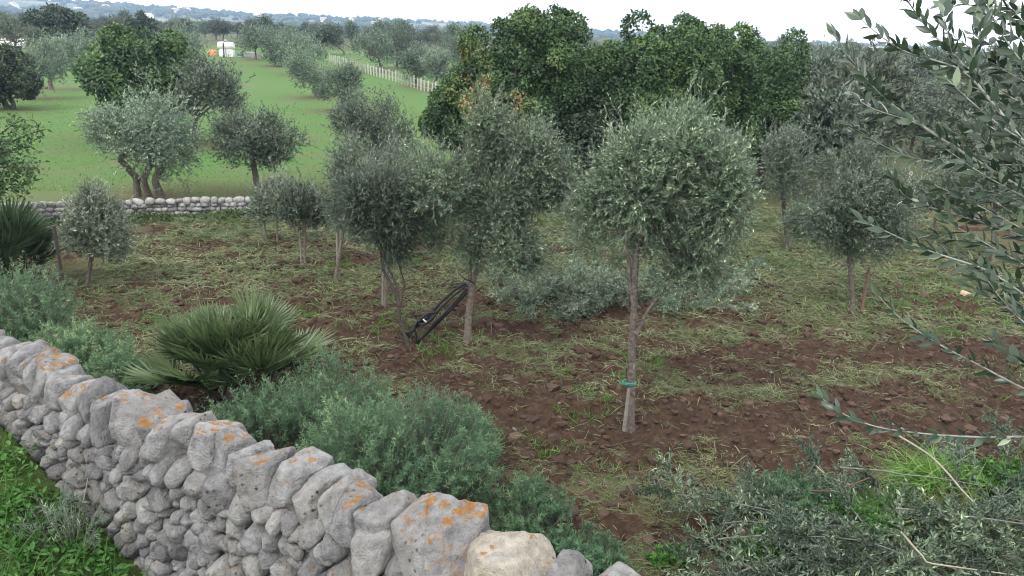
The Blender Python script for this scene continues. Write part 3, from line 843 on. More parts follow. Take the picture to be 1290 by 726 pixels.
# ---- the young olives of the tilled field
def build_young():
    T1 = young_olive(101, (793, 541), (765, 172, 905, 305), 'nearest young olive with single straight trunk tied to a stake by a green band', n_twig=1700, per=26, twig=.36, rad0=.055, bark='bark',
        stems_px=[([(793, 541), (795, 470), (799, 400), (801, 345), (803, 318)], .055, .040), ([(801, 420), (812, 398), (830, 372), (850, 340)], .030, .016), ([(800, 400), (793, 360), (792, 320), (780, 270)], .028, .016)],
        extra=[((822, 146, 902, 240), 800), ((766, 184, 836, 270), 700), ((726, 206, 806, 314), 950), ((864, 190, 944, 302), 1100), ((812, 262, 940, 384), 1150), ((735, 246, 870, 346), 1000)], hole=-.22, n_lobes=8)
    T2 = young_olive(102, (588, 437), (555, 168, 680, 310), 'young olive with pale forked trunk holding the black tubing', n_twig=1700, per=24, twig=.36, rad0=.060,
        stems_px=[([(588, 437), (590, 400), (594, 365), (603, 335), (606, 308)], .062, .036), ([(591, 372), (592, 350), (594, 325), (590, 300)], .032, .022)],
        extra=[((572, 132, 642, 215), 650), ((506, 184, 600, 300), 1100), ((628, 158, 720, 285), 1200), ((592, 252, 692, 374), 950), ((515, 250, 625, 346), 800), ((640, 145, 700, 210), 350)], hole=-.22, n_lobes=8)
    T3 = young_olive(103, (518, 438), (440, 212, 522, 325), 'dark dense young olive on a thin black leaning stem', 'olive_dark', n_twig=1300, per=20, rad0=.035, bark='bark_dark',
        stems_px=[([(518, 438), (508, 420), (502, 398), (503, 380), (494, 362), (482, 338)], .034, .024), ([(503, 385), (500, 362), (490, 338)], .02, .015), ([(504, 383), (509, 365), (508, 350)], .018, .012)], hole=-.4, tbias=-.05, extra=[((420, 198, 490, 290), 700), ((472, 200, 538, 296), 700), ((462, 265, 530, 350), 700)])
    young_olive(104, (421, 358), (402, 180, 478, 315), 'young olive with pale staked trunk left of the dark leaning olive', 'olive', n_twig=1600, per=18, L=.07, Wd=.017, rad0=.045)
    young_olive(105, (484, 390), (452, 182, 542, 312), 'young olive mostly hidden behind the dark leaning olive', 'olive', n_twig=1300, per=18, L=.07, Wd=.017, rad0=.042)
    young_olive(106, (384, 336), (350, 242, 418, 302), 'small round sapling olive left of the pale staked trunk', 'olive_dark', n_twig=1000, per=16, L=.08, Wd=.02, rad0=.035, tbias=.08)
    young_olive(107, (349, 309), (326, 228, 374, 276), 'small pale sapling olive with silvery top before the far wall', 'olive_pale', n_twig=700, per=14, L=.09, Wd=.022, rad0=.03)
    young_olive(108, (336, 306), (312, 246, 348, 282), 'tiny grey sapling olive, leftmost of the sapling cluster before the far wall', 'olive', n_twig=260, per=14, L=.09, Wd=.022, rad0=.028)
    young_olive(109, (106, 362), (82, 238, 157, 348), 'pale silvery young olive beside the dark iron post on the left', 'olive_pale', n_twig=1900, per=18, L=.075, Wd=.018, rad0=.05, hole=-.40)
    young_olive(110, (992, 318), (948, 168, 1026, 256), 'slim young olive with bare dark trunk standing farther back right', 'olive', n_twig=1400, per=18, L=.075, Wd=.018, rad0=.06, bark='bark_dark',
        stems_px=[([(992, 318), (991, 290), (988, 262), (986, 240)], .055, .045)])
    young_olive(111, (1075, 398), (1018, 200, 1126, 310), 'bushy young olive with low crown and reddish stake right of centre', 'olive', n_twig=1500, per=20, L=.064, Wd=.015, rad0=.055, bark='bark',
        stems_px=[([(1074, 398), (1074, 370), (1072, 340), (1070, 315)], .05, .035)], hole=-.22, n_lobes=8, extra=[((988, 222, 1070, 325), 800), ((1082, 200, 1158, 318), 850), ((1030, 176, 1102, 250), 550), ((1035, 268, 1145, 350), 850)])
    young_olive(112, (1178, 312), (1138, 204, 1222, 285), 'pale young olive seen through the overhanging branch', 'olive_pale', n_twig=1100, per=18, L=.08, Wd=.02, rad0=.05)
    young_olive(113, (1252, 330), (1205, 195, 1300, 290), 'young olive at the right edge behind the overhanging branch', 'olive', n_twig=1100, per=18, L=.08, Wd=.02, rad0=.05)
    young_olive(114, (905, 300), (872, 150, 952, 262), 'young olive half hidden behind the nearest tree crown', 'olive', n_twig=600, per=18, L=.08, Wd=.02, rad0=.05)
    young_olive(115, (648, 330), (640, 160, 715, 275), 'young olive half hidden behind the forked trunk tree', 'olive', n_twig=500, per=18, L=.08, Wd=.02, rad0=.05)
    # stakes
    def stake(px, py, h, label, mat, lean=(0, 0), rr=.028):
        b = ground_d(px, py); mb = MB()
        P = np.array([[0, 0, -.25], [lean[0] * .5, lean[1] * .5, h * .5], [lean[0], lean[1], h]])
        tube(mb, P, [rr, rr * .97, rr * .9], 8, .5, .06)
        o = obj('stake', mb.mesh('stake', M[mat], True), None, b); tag(o, label, 'stake', 'stakes beside the young olives'); return b
    b = T1[1]
    sb = stake(786, 542, .98, 'grey wooden stake bound to the nearest trunk by a green band', 'stake', (.045, .01), .034)
    mb = MB()
    a = np.linspace(0, 2 * math.pi, 20); c0 = (np.array([sb[0], sb[1], 0]) + np.array([b[0], b[1], 0])) / 2 + np.array([.045, 0, 0])
    P = np.stack([.088 * np.cos(a) - .012, .062 * np.sin(a), .0 * a], -1)
    for dz in (0, .018): tube(mb, P + np.array([0, 0, dz]), .008, 6, .5, caps=False)
    dd = ray(794, 483); tt = b[1] / dd[1]
    tie = CAM + dd * tt
    tag(obj('tree_tie', mb.mesh('tree_tie', M['green_tie'], True), None, (tie[0] - .005, b[1], tie[2])), 'green plastic band around the nearest trunk and its stake', 'tree tie')
    stake(1084, 398, .95, 'reddish wooden stake beside the bushy low crowned olive', 'stake_red', (0, 0), .03)
    stake(426, 357, 1.45, 'pale stake beside the trunk left of the dark leaning olive', 'stake', (.03, 0), .03)
    stake(380, 336, 1.0, 'thin stake beside the small round sapling olive', 'stake', (.0, 0), .022)
    stake(482, 390, .9, 'short pale stake behind the thin black leaning stem', 'stake', (.03, 0), .026)
    b = ground_d(83, 384); mb = MB()
    h = .095 * np.linalg.norm(b - CAM) * .98
    tube(mb, [(0, 0, -.2), (.01, 0, h * .5), (0, 0, h)], .032, 4); 
    tag(obj('fence_post', mb.mesh('fence_post', M['iron']), None, b), 'dark iron post beside the pale silvery olive on the left', 'post')
    # black tubing strung between the two trunks
    def q(px, py, dy=0):
        d = ray(px, py); by = T2[1][1]; return CAM + d * ((by + dy) / d[1])
    root = thing('black_tubing', 'bundle of black tubing slung from the forked trunk down to the black stem', 'tubing', q(515, 437))
    og = np.array(root.location)
    def run(pts, rad, nm):
        mb = MB(); P = np.array([q(x, y, dy) - og for x, y, dy in pts])
        n = 26; tt = np.linspace(0, 1, n); kk = np.linspace(0, 1, len(P))
        Q = np.stack([np.interp(tt, kk, P[:, a]) for a in range(3)], -1)
        for _ in range(2): Q[1:-1] = (Q[:-2] + 2 * Q[1:-1] + Q[2:]) / 4
        tube(mb, Q, rad, 7); obj(nm, mb.mesh(nm, M['black'], True), root)
    run([(587, 357, -.06), (572, 366, -.05), (555, 381, -.06), (545, 393, -.05), (535, 403, -.06), (524, 413, -.05), (511, 422, -.02)], .022, 'tube')
    run([(587, 360, -.10), (570, 374, -.10), (556, 387, -.12), (545, 400, -.10), (530, 404, -.1), (515, 424, -.06)], .018, 'tube')
    run([(588, 364, -.09), (575, 379, -.08), (560, 395, -.09), (545, 411, -.08), (530, 427, -.08), (514, 440, -.05)], .024, 'tube')
    run([(588, 369, -.05), (573, 386, -.06), (556, 403, -.05), (540, 419, -.06), (524, 434, -.06)], .016, 'tube')
    run([(527, 404, -.10), (522, 412, -.12), (525, 424, -.1), (523, 437, -.1)], .018, 'tube')
    run([(548, 394, -.14), (540, 394, -.16), (533, 400, -.15), (527, 407, -.13), (533, 410, -.15), (543, 403, -.16), (549, 396, -.14)], .026, 'tube_coil')
    run([(585, 352, -.10), (593, 354, -.13), (599, 358, -.05), (594, 362, .05), (586, 360, .03)], .014, 'strap')
    run([(508, 423, .04), (505, 420, -.06), (510, 418, -.1), (515, 422, -.05), (511, 426, .04)], .016, 'strap')
    mb = MB(); c = q(533, 402, -.19) - og; c2 = q(537, 406, -.19) - og
    tube(mb, [c, (c + c2) / 2 + np.array([0, -.01, 0]), c2], .012, 6); obj('cable_clip', mb.mesh('cable_clip', M['white_paint'], True), root)

# ---- the trees beyond the field
def build_meadow_trees():
    old_olive(201, (188, 249), (108, 112, 250, 236), 'pale grey old olive with three leaning trunks behind the far wall', 'olive', 1250, 18, .11, .034, .5, .15, 3, tbias=.08, spread=.55)
    old_olive(202, (324, 244), (264, 144, 372, 216), 'dark round old olive with one short trunk behind the far wall', 'olive_dark', 1000, 18, .10, .032, .42, .12, 1, tbias=.08, hole=-.45)
    carob(203, (185, 178), (120, 44, 262, 162), 'big dark green carob in the middle of the meadow', 'carob', 46, 30000, .19, .11, .2, 'carob trees in the meadow', bare=True)
    old_olive(204, (248, 183), (194, 72, 308, 178), 'grey old olive leaning against the big dark meadow carob', 'olive_dark', 900, 17, .15, .048, .6, .13, 1, tbias=.18)
    carob(205, (12, 138), (-45, 58, 40, 138), 'dark carob at the left edge of the meadow', 'carob_dark', 30, 16000, .19, .11, .2, 'carob trees in the meadow', bare=True)
    old_olive(206, (42, 124), (22, 52, 82, 114), 'old olive with dark trunk next to the left edge carob', 'olive', 500, 15, .14, .045, .6, .17, 1, tbias=.06)
    old_olive(207, (65, 113), (48, 50, 108, 100), 'old olive with a pale straight trunk on the left of the meadow', 'olive', 460, 15, .14, .045, .6, .17, 1, tbias=.12)
    old_olive(208, (116, 78), (68, 31, 128, 77), 'low skirted old olive at the far left corner of the meadow', 'olive', 460, 14, .15, .05, .7, .18, 1, tbias=.05)
    carob(209, (76, 64), (36, 9, 114, 58), 'tallest dark carob against the hills at far left', 'carob_dark', 22, 6000, .45, .26, .3, 'carob trees in the meadow')
    old_olive(210, (140, 68), (112, 26, 166, 64), 'broad grey olive right of the tallest dark carob', 'scrub', 420, 14, .16, .05, .8, .18, 1)
    carob(211, (181, 56), (160, 19, 200, 50), 'small dark carob peeping over the olives at far left', 'carob_dark', 14, 3000, .45, .26, .3, 'carob trees in the meadow')
    old_olive(212, (18, 70), (-12, 22, 52, 66), 'dull grey olive at the top left corner', 'scrub', 420, 14, .16, .05, .8, .18, 1)
    old_olive(213, (232, 82), (204, 32, 264, 78), 'grey olive behind the big meadow carob', 'olive', 420, 14, .16, .05, .8, .16, 1)
    row = 'olive trees along the right side of the meadow'
    old_olive(214, (322, 76), (294, 32, 350, 73), 'olive at the far end of the meadow row, beside the white tank', 'olive', 612, 14, .15, .05, .7, .16, 1, row)
    old_olive(215, (353, 84), (326, 38, 380, 80), 'second olive from the far end of the meadow row', 'olive', 612, 14, .15, .05, .7, .16, 1, row)
    old_olive(216, (372, 94), (344, 44, 400, 92), 'middle olive of the meadow row, trunk hidden', 'olive', 714, 14, .14, .046, .6, .16, 1, row, .05)
    old_olive(217, (398, 124), (362, 58, 428, 116), 'olive with a bare leaning trunk in the meadow row', 'olive', 816, 15, .13, .042, .55, .15, 1, row, .07)
    old_olive(218, (432, 140), (402, 82, 462, 138), 'nearest olive of the meadow row with foliage to the ground', 'olive', 816, 15, .13, .042, .5, .14, 1, row, -.03)
    fr = 'olive trees along the white fence'
    old_olive(219, (433, 70), (392, 34, 442, 66), 'dark olive at the far end of the white fence', 'olive_dark', 646, 14, .15, .05, .7, .16, 1, fr)
    old_olive(220, (480, 92), (442, 42, 500, 86), 'olive with a straight bare trunk at the middle of the white fence', 'olive', 714, 14, .14, .046, .6, .16, 1, fr)
    old_olive(221, (524, 109), (500, 58, 546, 102), 'olive with leaning trunk near the close end of the white fence', 'olive', 714, 14, .13, .044, .55, .15, 1, fr)
    old_olive(222, (549, 114), (528, 66, 572, 110), 'last olive at the close end of the white fence', 'olive', 714, 14, .13, .044, .55, .15, 1, fr, .06)
    old_olive(223, (500, 86), (470, 34, 545, 78), 'darker olive standing behind the white fence', 'olive_dark', 714, 14, .15, .05, .7, .16, 1, 'olive trees behind the white fence')
    old_olive(224, (585, 90), (545, 35, 612, 84), 'grey olive between the white fence and the browning carob', 'olive', 714, 14, .15, .05, .7, .16, 1, 'olive trees behind the white fence')
    old_olive(225, (474, 226), (416, 132, 532, 205), 'grey round olive behind the far wall above the dark leaning olive', 'olive_dark', 1000, 18, .11, .034, .5, .13, 1, tbias=.14, hole=-.42)
    carob(231, (680, 232), (556, 22, 790, 225), 'tall dark carob with a patch of browning leaves', 'carob_mix', 95, 102000, .13, .078, .26, patch=[((-.55, -.6, .10), (.34, .9, .30)), ((-.1, -.9, -.05), (.16, .5, .15)), ((-.55, -.6, .45), (.2, .8, .15))], lo=.11, hi=.27)
    carob(232, (832, 238), (728, 32, 925, 234), 'dense dark carob in the middle of the carob clump', 'carob', 75, 76000, .13, .078, .24, lo=.12, hi=.30)
    carob(233, (948, 234), (858, 42, 1024, 228), 'fresh green carob at the right end of the clump', 'carob', 58, 57000, .125, .075, .22, lo=.13, hi=.32)
    carob(234, (1018, 214), (980, 122, 1056, 205), 'low small carob bush right of the carob clump', 'carob', 22, 19000, .125, .075, .14, lo=.24, hi=.4)
    carob(235, (735, 244), (690, 130, 810, 246), 'low shaded carob filling the gap under the carob clump', 'carob_dark', 34, 32000, .125, .075, .18, lo=.24, hi=.4)
    carob(236, (585, 224), (540, 98, 640, 215), 'dark shrubby carob at the left foot of the tall carob', 'carob', 34, 32000, .125, .075, .18, lo=.24, hi=.38)

def build_grove():
    """grey olive grove on the right and the olives along the skyline"""
    r = np.random.default_rng(77)
    protos = []
    for k in range(6):
        mb = MB(); mt = ['scrub', 'olive', 'scrub', 'olive_dark', 'scrub', 'olive'][k]
        lb = olive_crown(mb, r, (0, 0, 2.5), np.array([1.9, 1.9, 1.75]) * r.uniform(.9, 1.1, 3), 950, 12, .24, .075, .7, 11, .15, hole=-.30, stems=False, fill=.36)
        cm = mb.mesh('crown', [M[mt]])
        tm = trunk_mesh(r, None, [([(0, 0, -.15), (r.normal() * .1, r.normal() * .1, .7), (r.normal() * .2, 0, 1.5)], .15, .1)], lb, np.array([0, 0, 2.5]), M['bark'], .15, limbs=7)
        protos.append((cm, tm))
    def place(x, y, sc, lab, grp):
        cm, tm = protos[r.integers(6)]
        root = thing('olive_tree', lab, 'olive tree', (x, y, float(T(x, y))), r.uniform(0, 6.28), grp)
        root.scale = (sc * r.uniform(.9, 1.15), sc * r.uniform(.9, 1.15), sc * r.uniform(.9, 1.1))
        obj('crown', cm, root); obj('trunk', tm, root)
    def pix(x, y, z):
        P = np.array([x, y, z]) - CAM; dp = P @ _F
        return W0 / 2 + P @ _RT / dp * F0, H0 / 2 - P @ _UP / dp * F0
    # right hand grove
    pts = []
    tries = 0
    while tries < 5000 and len(pts) < 125:
        tries += 1
        y = 26 + 150 * r.random() ** 2.0; x = y * r.uniform(.30, .80)
        px, py = pix(x, y, T(x, y) + 2)
        if px < 985 or px > 1330: continue
        sp = 2.7 + y * .028
        if all((x - a) ** 2 + (y - b) ** 2 > sp ** 2 for a, b in pts): pts.append((x, y))
    for x, y in pts:
        place(x, y, r.uniform(.75, 1.08) * (1 + .15 * (y > 90)), 'grey olive in the dense grove on the right beyond the field', 'olive grove on the right')
    # skyline olives
    pts = []; tries = 0
    while tries < 5000 and len(pts) < 125:
        tries += 1
        y = r.uniform(128, 330); a = r.uniform(-.72, .42); x = a * y
        px, py = pix(x, y, T(x, y) + 2)
        if 255 < px < 335 and y < 150: continue
        if not (-25 < px < 1010): continue
        if 590 < px < 900: continue
        sp = 4 + y * .013
        if all((x - c) ** 2 + (y - b) ** 2 > sp ** 2 for c, b in pts): pts.append((x, y))
    for x, y in pts:
        place(x, y, r.uniform(.8, 1.1), 'distant grey olive in the belt of trees below the hills', 'olive belt below the hills')

# ------------------------------------------------------------------ hills, far wood, houses, masts
def hill_z(x, y):
    a = x / np.maximum(y, 1)
    crest = 1900.0
    el = np.interp(a, [-1.2, -.70, -.45, -.25, 0, .12, .35, .8, 1.3], [.042, .027, .0205, .0165, .0125, .0095, .0035, .001, .001])
    top = CAMZ + el * crest
    k = sstep(620, crest, y) ** 1.25
    base = T(0, 500.0) - 3.5
    n = fbm2(x, y, .0045, 4, 60)
    return base + (top - base) * k * (1 - .25 * sstep(crest, 3300, y)) + n * (3 + 5 * k)

def build_hills():
    r = np.random.default_rng(9)
    xs = np.linspace(-2500, 2500, 220); ys = np.linspace(600, 2600, 130)
    X, Y = np.meshgrid(xs, ys); Zz = hill_z(X, Y)
    i, j = np.meshgrid(np.arange(129), np.arange(219), indexing='ij'); a = i * 220 + j
    mb = MB(); mb.add(np.stack([X, Y, Zz], -1).reshape(-1, 3), np.stack([a, a + 1, a + 221, a + 220], -1).reshape(-1, 4))
    mt, nt, bs, out = new_mat('hillside')
    c_ = coords(nt)
    c = ramp(nt, ntex(nt, .006, 4, .5, c_), [(.40, (.045, .065, .035)), (.55, (.09, .105, .06)), (.63, (.22, .21, .14)), (.75, (.12, .15, .07))])
    nt.links.new(c, bs.inputs['Base Color']); bs.inputs['Roughness'].default_value = .95
    tag(obj('hills', mb.mesh('hills', mt, True)), 'low wooded hills on the skyline', 'hills', kind='structure')
    # the woods: uneven blobs
    mb = MB(); D, Fc = ICO[2]
    def blob(x, y, z, s, t, sub=1):
        D_, F_ = ICO[sub]
        rr = 1 + .35 * noise3(D_ * 1.6 + r.uniform(0, 99)) + .18 * r.normal(size=len(D_))
        V = D_ * rr[:, None] * np.array([s * r.uniform(.9, 1.5), s, s * r.uniform(.55, .85)]) + np.array([x, y, z + s * .45])
        mb.add(V, F_, np.clip(t + r.normal(size=len(V)) * .08, 0, 1))
    for _ in range(5200):
        y = 620 + 1500 * r.random() ** .8; x = r.uniform(-.75, .75) * y
        if noise2(x, y, .0065, 4) < -.12: continue
        blob(x, y, float(hill_z(x, y)), r.uniform(3.2, 8.0), r.uniform(.1, .7))
    for _ in range(2600):
        y = 330 + 420 * r.random(); x = r.uniform(-.75, .8) * y
        blob(x, y, max(float(hill_z(x, y)) if y > 600 else -99, float(T(x * 0, min(y, 500.)))) - .5, r.uniform(2.0, 3.6), r.uniform(.25, .9))
    wm = leaf_mat('far_wood', [(0, (.028, .042, .026)), (.5, (.055, .070, .042)), (1, (.11, .12, .085))], 0, .9, .1, 0)
    o = obj('far_wood', mb.mesh('far_wood', wm, False)); tag(o, 'far off woods and orchards covering plain and hills', 'woodland', kind='stuff')
    # houses
    def house(x, y, w, dpt, h, wall_m, lab, grp, zfun, rz, tiles=True):
        z = float(zfun(x, y)) - .5
        root = thing('house', lab, 'house', (x, y, z), rz, grp)
        mb = MB(); a, b = w / 2, dpt / 2; rh = h * .32
        v = [(-a, -b, 0), (a, -b, 0), (a, b, 0), (-a, b, 0), (-a, -b, h), (a, -b, h), (a, b, h), (-a, b, h), (-a, 0, h + rh), (a, 0, h + rh)]
        mb.add(v, [(0, 1, 5, 4), (1, 2, 6, 5), (2, 3, 7, 6), (3, 0, 4, 7)]); mb.add(v, [(5, 6, 9), (7, 4, 8)])
        obj('wall', mb.mesh('wall', M[wall_m]), root)
        mb = MB(); e = .5
        v = [(-a - e, -b - e, h - .3 + .1), (a + e, -b - e, h - .3 + .1), (a + e, 0, h + rh + .12), (-a - e, 0, h + rh + .12), (a + e, b + e, h - .2), (-a - e, b + e, h - .2)]
        v += [(x_, y_, z_ + .25) for x_, y_, z_ in v]
        mb.add(v, [(0, 1, 2, 3), (3, 2, 4, 5), (6, 7, 8, 9), (9, 8, 10, 11), (0, 1, 7, 6), (4, 5, 11, 10)])
        obj('roof', mb.mesh('roof', M['tile'] if tiles else M['house_white']), root)
        for q in (-.28, .28):
            mb = MB(); x0 = q * w
            mb.add([(x0 - .6, -b - .06, h * .4), (x0 + .6, -b - .06, h * .4), (x0 + .6, -b - .06, h * .75), (x0 - .6, -b - .06, h * .75),
                    (x0 - .6, -b + .1, h * .4), (x0 + .6, -b + .1, h * .4), (x0 + .6, -b + .1, h * .75), (x0 - .6, -b + .1, h * .75)],
                   [(0, 1, 2, 3), (0, 4, 5, 1), (1, 5, 6, 2), (2, 6, 7, 3), (3, 7, 4, 0)])
            obj('window', mb.mesh('window', M['glass']), root)
    spots = [(148, 15, 1650, 'house_white'), (165, 14, 1700, 'house_white'), (135, 20, 1400, 'house_white'), (36, 8, 1700, 'house_pink'), (62, 10, 1650, 'house_white'), (222, 21, 1500, 'house_pink'), (237, 21, 1550, 'house_white'),
             (325, 26, 1350, 'house_pink'), (331, 27, 1300, 'house_white'), (344, 28, 1450, 'house_white'), (408, 30, 1400, 'house_white'), (443, 31, 1450, 'house_white'), (473, 33, 1250, 'house_white'), (480, 31, 1500, 'house_pink'), (100, 24, 1300, 'house_white'), (19, 17, 1300, 'house_white'), (290, 24, 1600, 'house_white'), (188, 25, 1200, 'house_white')]
    for (px, py, y, mt) in spots:
        d = ray(px, py); x = CAM[0] + d[0] * y / d[1]
        house(x, y, r.uniform(7, 13), 8, r.uniform(4.5, 6.5), mt, 'small %s house on the wooded hillside' % ('white' if mt == 'house_white' else 'pink'), '%s houses on the hills' % ('white' if mt == 'house_white' else 'pink'), lambda a, b: hill_z(a, b) + 2, r.uniform(-.5, .5), r.random() < .5)
    d = ray(1282, 96); y = 150.0; x = d[0] * y / d[1]
    house(x, y, 9, 7, 3.2, 'house_pink', 'pink farmhouse with tiled roof at the right edge behind the branch', None, T, .1)
    d = ray(20, 60); y = 105.0; x = d[0] * y / d[1]
    house(x, y, 2.2, 2.5, 1.0, 'house_white', 'white shed behind the left edge carob', None, T, .2, False)

def build_farm():
    # white tank with its stand, pole, earth heap and board stack at the end of the meadow
    g = ground(286, 71.5); gx, gy, gz = g
    u = 1 / F0 * ((g - CAM) @ _F)      # metres per pixel there
    root = thing('water_tank', 'white cylindrical tank lying on a low white stand at the end of the meadow', 'tank', g)
    mb = MB(); Lh = 10.5 * u; rr = 4.8 * u; zc = 13 * u
    xs = np.array([-1.0, -.97, -.9, -.5, -.04, 0, .04, .5, .9, .97, 1.0]) * Lh; prof = np.array([.0, .6, .93, 1, 1, .96, 1, 1, .93, .6, 0.0]) * rr
    a = np.linspace(0, 2 * math.pi, 24, endpoint=False)
    V = np.stack([np.repeat(xs, 24), (prof[:, None] * np.cos(a)).ravel(), zc + (prof[:, None] * np.sin(a)).ravel()], -1)
    i, j = np.meshgrid(np.arange(10), np.arange(24), indexing='ij'); j2 = (j + 1) % 24
    mb.add(V, np.stack([i * 24 + j, i * 24 + j2, (i + 1) * 24 + j2, (i + 1) * 24 + j], -1).reshape(-1, 4))
    obj('tank_body', mb.mesh('tank_body', M['white_tank'], True), root)
    for x0 in (-.45, .45):
        mb = MB(); box(mb, (x0 * Lh - .35 * Lh, -rr * .8, 0), (x0 * Lh + .42 * Lh, rr * .8, zc - rr * .85)); obj('stand', mb.mesh('stand', M['white_paint']), root)
    mb = MB(); tube(mb, [(0, -.1, zc + rr), (0, 0, zc + rr + .25)], .22, 10); obj('lid', mb.mesh('lid', M['grey_crate'], True), root)
    mb = MB(); tube(mb, [(0, 0, -.3), (0, 0, 1), (0.02, 0, 17.5 * u)], .09, 7)
    p = np.array([gx + .3 * u, gy - rr - .6, 0]); p[2] = T(p[0], p[1])
    tag(obj('wooden_post', mb.mesh('wooden_post', M['bark_dark'], True), None, p), 'dark wooden post standing in front of the white tank', 'post')
    # heap
    D, Fc = ICO[3]; rr_ = 1 + .25 * noise3(D * 2) + .1 * noise3(D * 6)
    mb = MB(); mb.add(D * rr_[:, None] * np.array([6.5 * u, 1.0, 7.5 * u]), Fc)
    p = ground(268, 70); tag(obj('earth_heap', mb.mesh('earth_heap', M['orange_earth'], True), None, p), 'orange heap of earth left of the white tank', 'heap')
    root = thing('board_stack', 'long grey stack of boards right of the white tank', 'board stack', ground(318, 72.5))
    for q in range(4):
        mb = MB(); z0 = q * 1.5 * u; dx = rng.normal() * .1
        box(mb, (-9.5 * u + dx, -.6, z0), (9.5 * u + dx, .6, z0 + 1.35 * u)); obj('board', mb.mesh('board', M['grey_crate']), root)
    root = thing('pallet', 'low pallet with green cover between the tank and the board stack', 'pallet', ground(303, 72))
    mb = MB(); box(mb, (-4 * u, -.5, 0), (4 * u, .5, 1.6 * u)); obj('base', mb.mesh('base', M['grey_crate']), root)
    D, Fc = ICO[2]; mb = MB(); mb.add(D * np.array([4.2 * u, .55, 4 * u]) * (1 + .12 * noise3(D * 2)[:, None]) + np.array([0, 0, 3 * u]), Fc); obj('cover', mb.mesh('cover', plain('green_tarp', (.10, .16, .12), .7, .2, 2, .2), True), root)
    # white fence down the right of the meadow
    A = ground(556, 122); B = ground(497, 103); Cc = ground(452, 90); Dd = ground(414, 78)
    root = thing('picket_fence', 'white upright boarded fence running down the right of the meadow', 'fence', A)
    path = np.array([A, B, Cc, Dd]); Ls = np.concatenate([[0], np.cumsum(np.linalg.norm(np.diff(path[:, :2], axis=0), axis=1))])
    n = 40
    mbp = MB(); box(mbp, (-.06, -.03, -.1), (.06, .03, 1.0)); pm = mbp.mesh('board', M['fence'])
    mbt = MB(); box(mbt, (-.09, -.09, -.1), (.09, .09, 1.35)); ptm = mbt.mesh('fence_post', M['concrete'])
    for i in range(n):
        s = Ls[-1] * (i + .5) / n; x = np.interp(s, Ls, path[:, 0]); y = np.interp(s, Ls, path[:, 1])
        if rng.random() < .06: continue
        o = obj('board', pm, root, Vector((x, y, float(T(x, y)))) - Vector(A)); o.rotation_euler = (0, rng.normal() * .03, rng.normal() * .15 + .1); o.scale = (rng.uniform(.85, 1.25), 1, rng.uniform(.88, 1.1))
    for zz in (.35, .85):
        mb = MB(); tube(mb, [np.array([np.interp(s, Ls, path[:, 0]), np.interp(s, Ls, path[:, 1]) + .07, float(T(np.interp(s, Ls, path[:, 0]), np.interp(s, Ls, path[:, 1]))) + zz]) - A for s in np.linspace(0, Ls[-1], 12)], .014, 5)
        obj('rail', mb.mesh('rail', M['fence'], True), root)
    # masts and poles
    def lattice(px, pyb, pyt, y, lab, w=.8, name='radio_mast'):
        d = ray(px, pyb); x = d[0] * y / d[1]; z0 = float(T(x, min(y, 500.))) if y < 620 else float(hill_z(x, y))
        d2 = ray(px, pyt); zt = CAMZ + d2[2] / d2[1] * y; h = zt - z0
        root = thing(name, lab, 'mast', (x, y, z0))
        ns = 10
        for k in range(ns):
            mb = MB(); za, zb = h * k / ns, h * (k + 1) / ns
            wa = w * (1 - .8 * k / ns); wb = w * (1 - .8 * (k + 1) / ns)
            c3 = [(math.cos(t), math.sin(t)) for t in (0.3, 2.4, 4.5)]
            for q in range(3):
                c, c2 = c3[q], c3[(q + 1) % 3]
                tube(mb, [(c[0] * wa, c[1] * wa, za), (c[0] * wb, c[1] * wb, zb)], .06, 5)
                tube(mb, [(c[0] * wa, c[1] * wa, za), (c2[0] * wb, c2[1] * wb, zb)], .03, 4)
            obj('mast_section', mb.mesh('mast_section', M['mast_red'] if k % 2 else M['white_paint'], False), root)
        mb = MB(); tube(mb, [(0, 0, h), (0, 0, h + 3)], .06, 5); obj('antenna', mb.mesh('antenna', M['galv'], True), root)
        for q in (.72, .86):
            mb = MB(); tube(mb, [(.6, -.3, h * q), (.6, -.6, h * q)], .45, 10); obj('dish', mb.mesh('dish', M['white_paint'], True), root)
    lattice(551, 46, -6, 420, 'tall red and white lattice radio mast rising from the tree belt', .8)
    lattice(1035, 64, 27, 480, 'taller thin lattice mast left of the overhanging branch', .7)
    lattice(1025, 66, 42, 520, 'shorter thin lattice mast left of the overhanging branch', .6)
    tops = []
    def pole(px, pyt, y, lab):
        d = ray(px, 80); x = d[0] * y / d[1]; z0 = float(T(x, y)); d2 = ray(px, pyt); h = CAMZ + d2[2] / d2[1] * y - z0
        root = thing('utility_pole', lab, 'utility pole', (x, y, z0), 0, 'utility poles across the right hand grove')
        mb = MB(); tube(mb, [(0, 0, -.3), (0, 0, h * .5), (0, 0, h)], [.16, .13, .1], 8); obj('pole', mb.mesh('pole', M['concrete'], True), root)
        mb = MB(); box(mb, (-.8, -.06, h - .5), (.8, .06, h - .38)); obj('crossarm', mb.mesh('crossarm', M['galv']), root)
        for q in (-.7, 0, .7):
            mb = MB(); tube(mb, [(q, 0, h - .38), (q, 0, h - .2)], .05, 6); obj('insulator', mb.mesh('insulator', M['white_paint'], True), root)
        tops.append(np.array([x, y, z0 + h - .2]))
    pole(1008, 58, 190, 'farthest concrete utility pole right of the carob clump')
    pole(1097, 56, 120, 'concrete utility pole behind the tip of the overhanging branch')
    pole(1231, 64, 95, 'left one of two utility poles behind the thick of the branch')
    pole(1246, 60, 92, 'right one of two utility poles behind the thick of the branch')
    mb = MB()
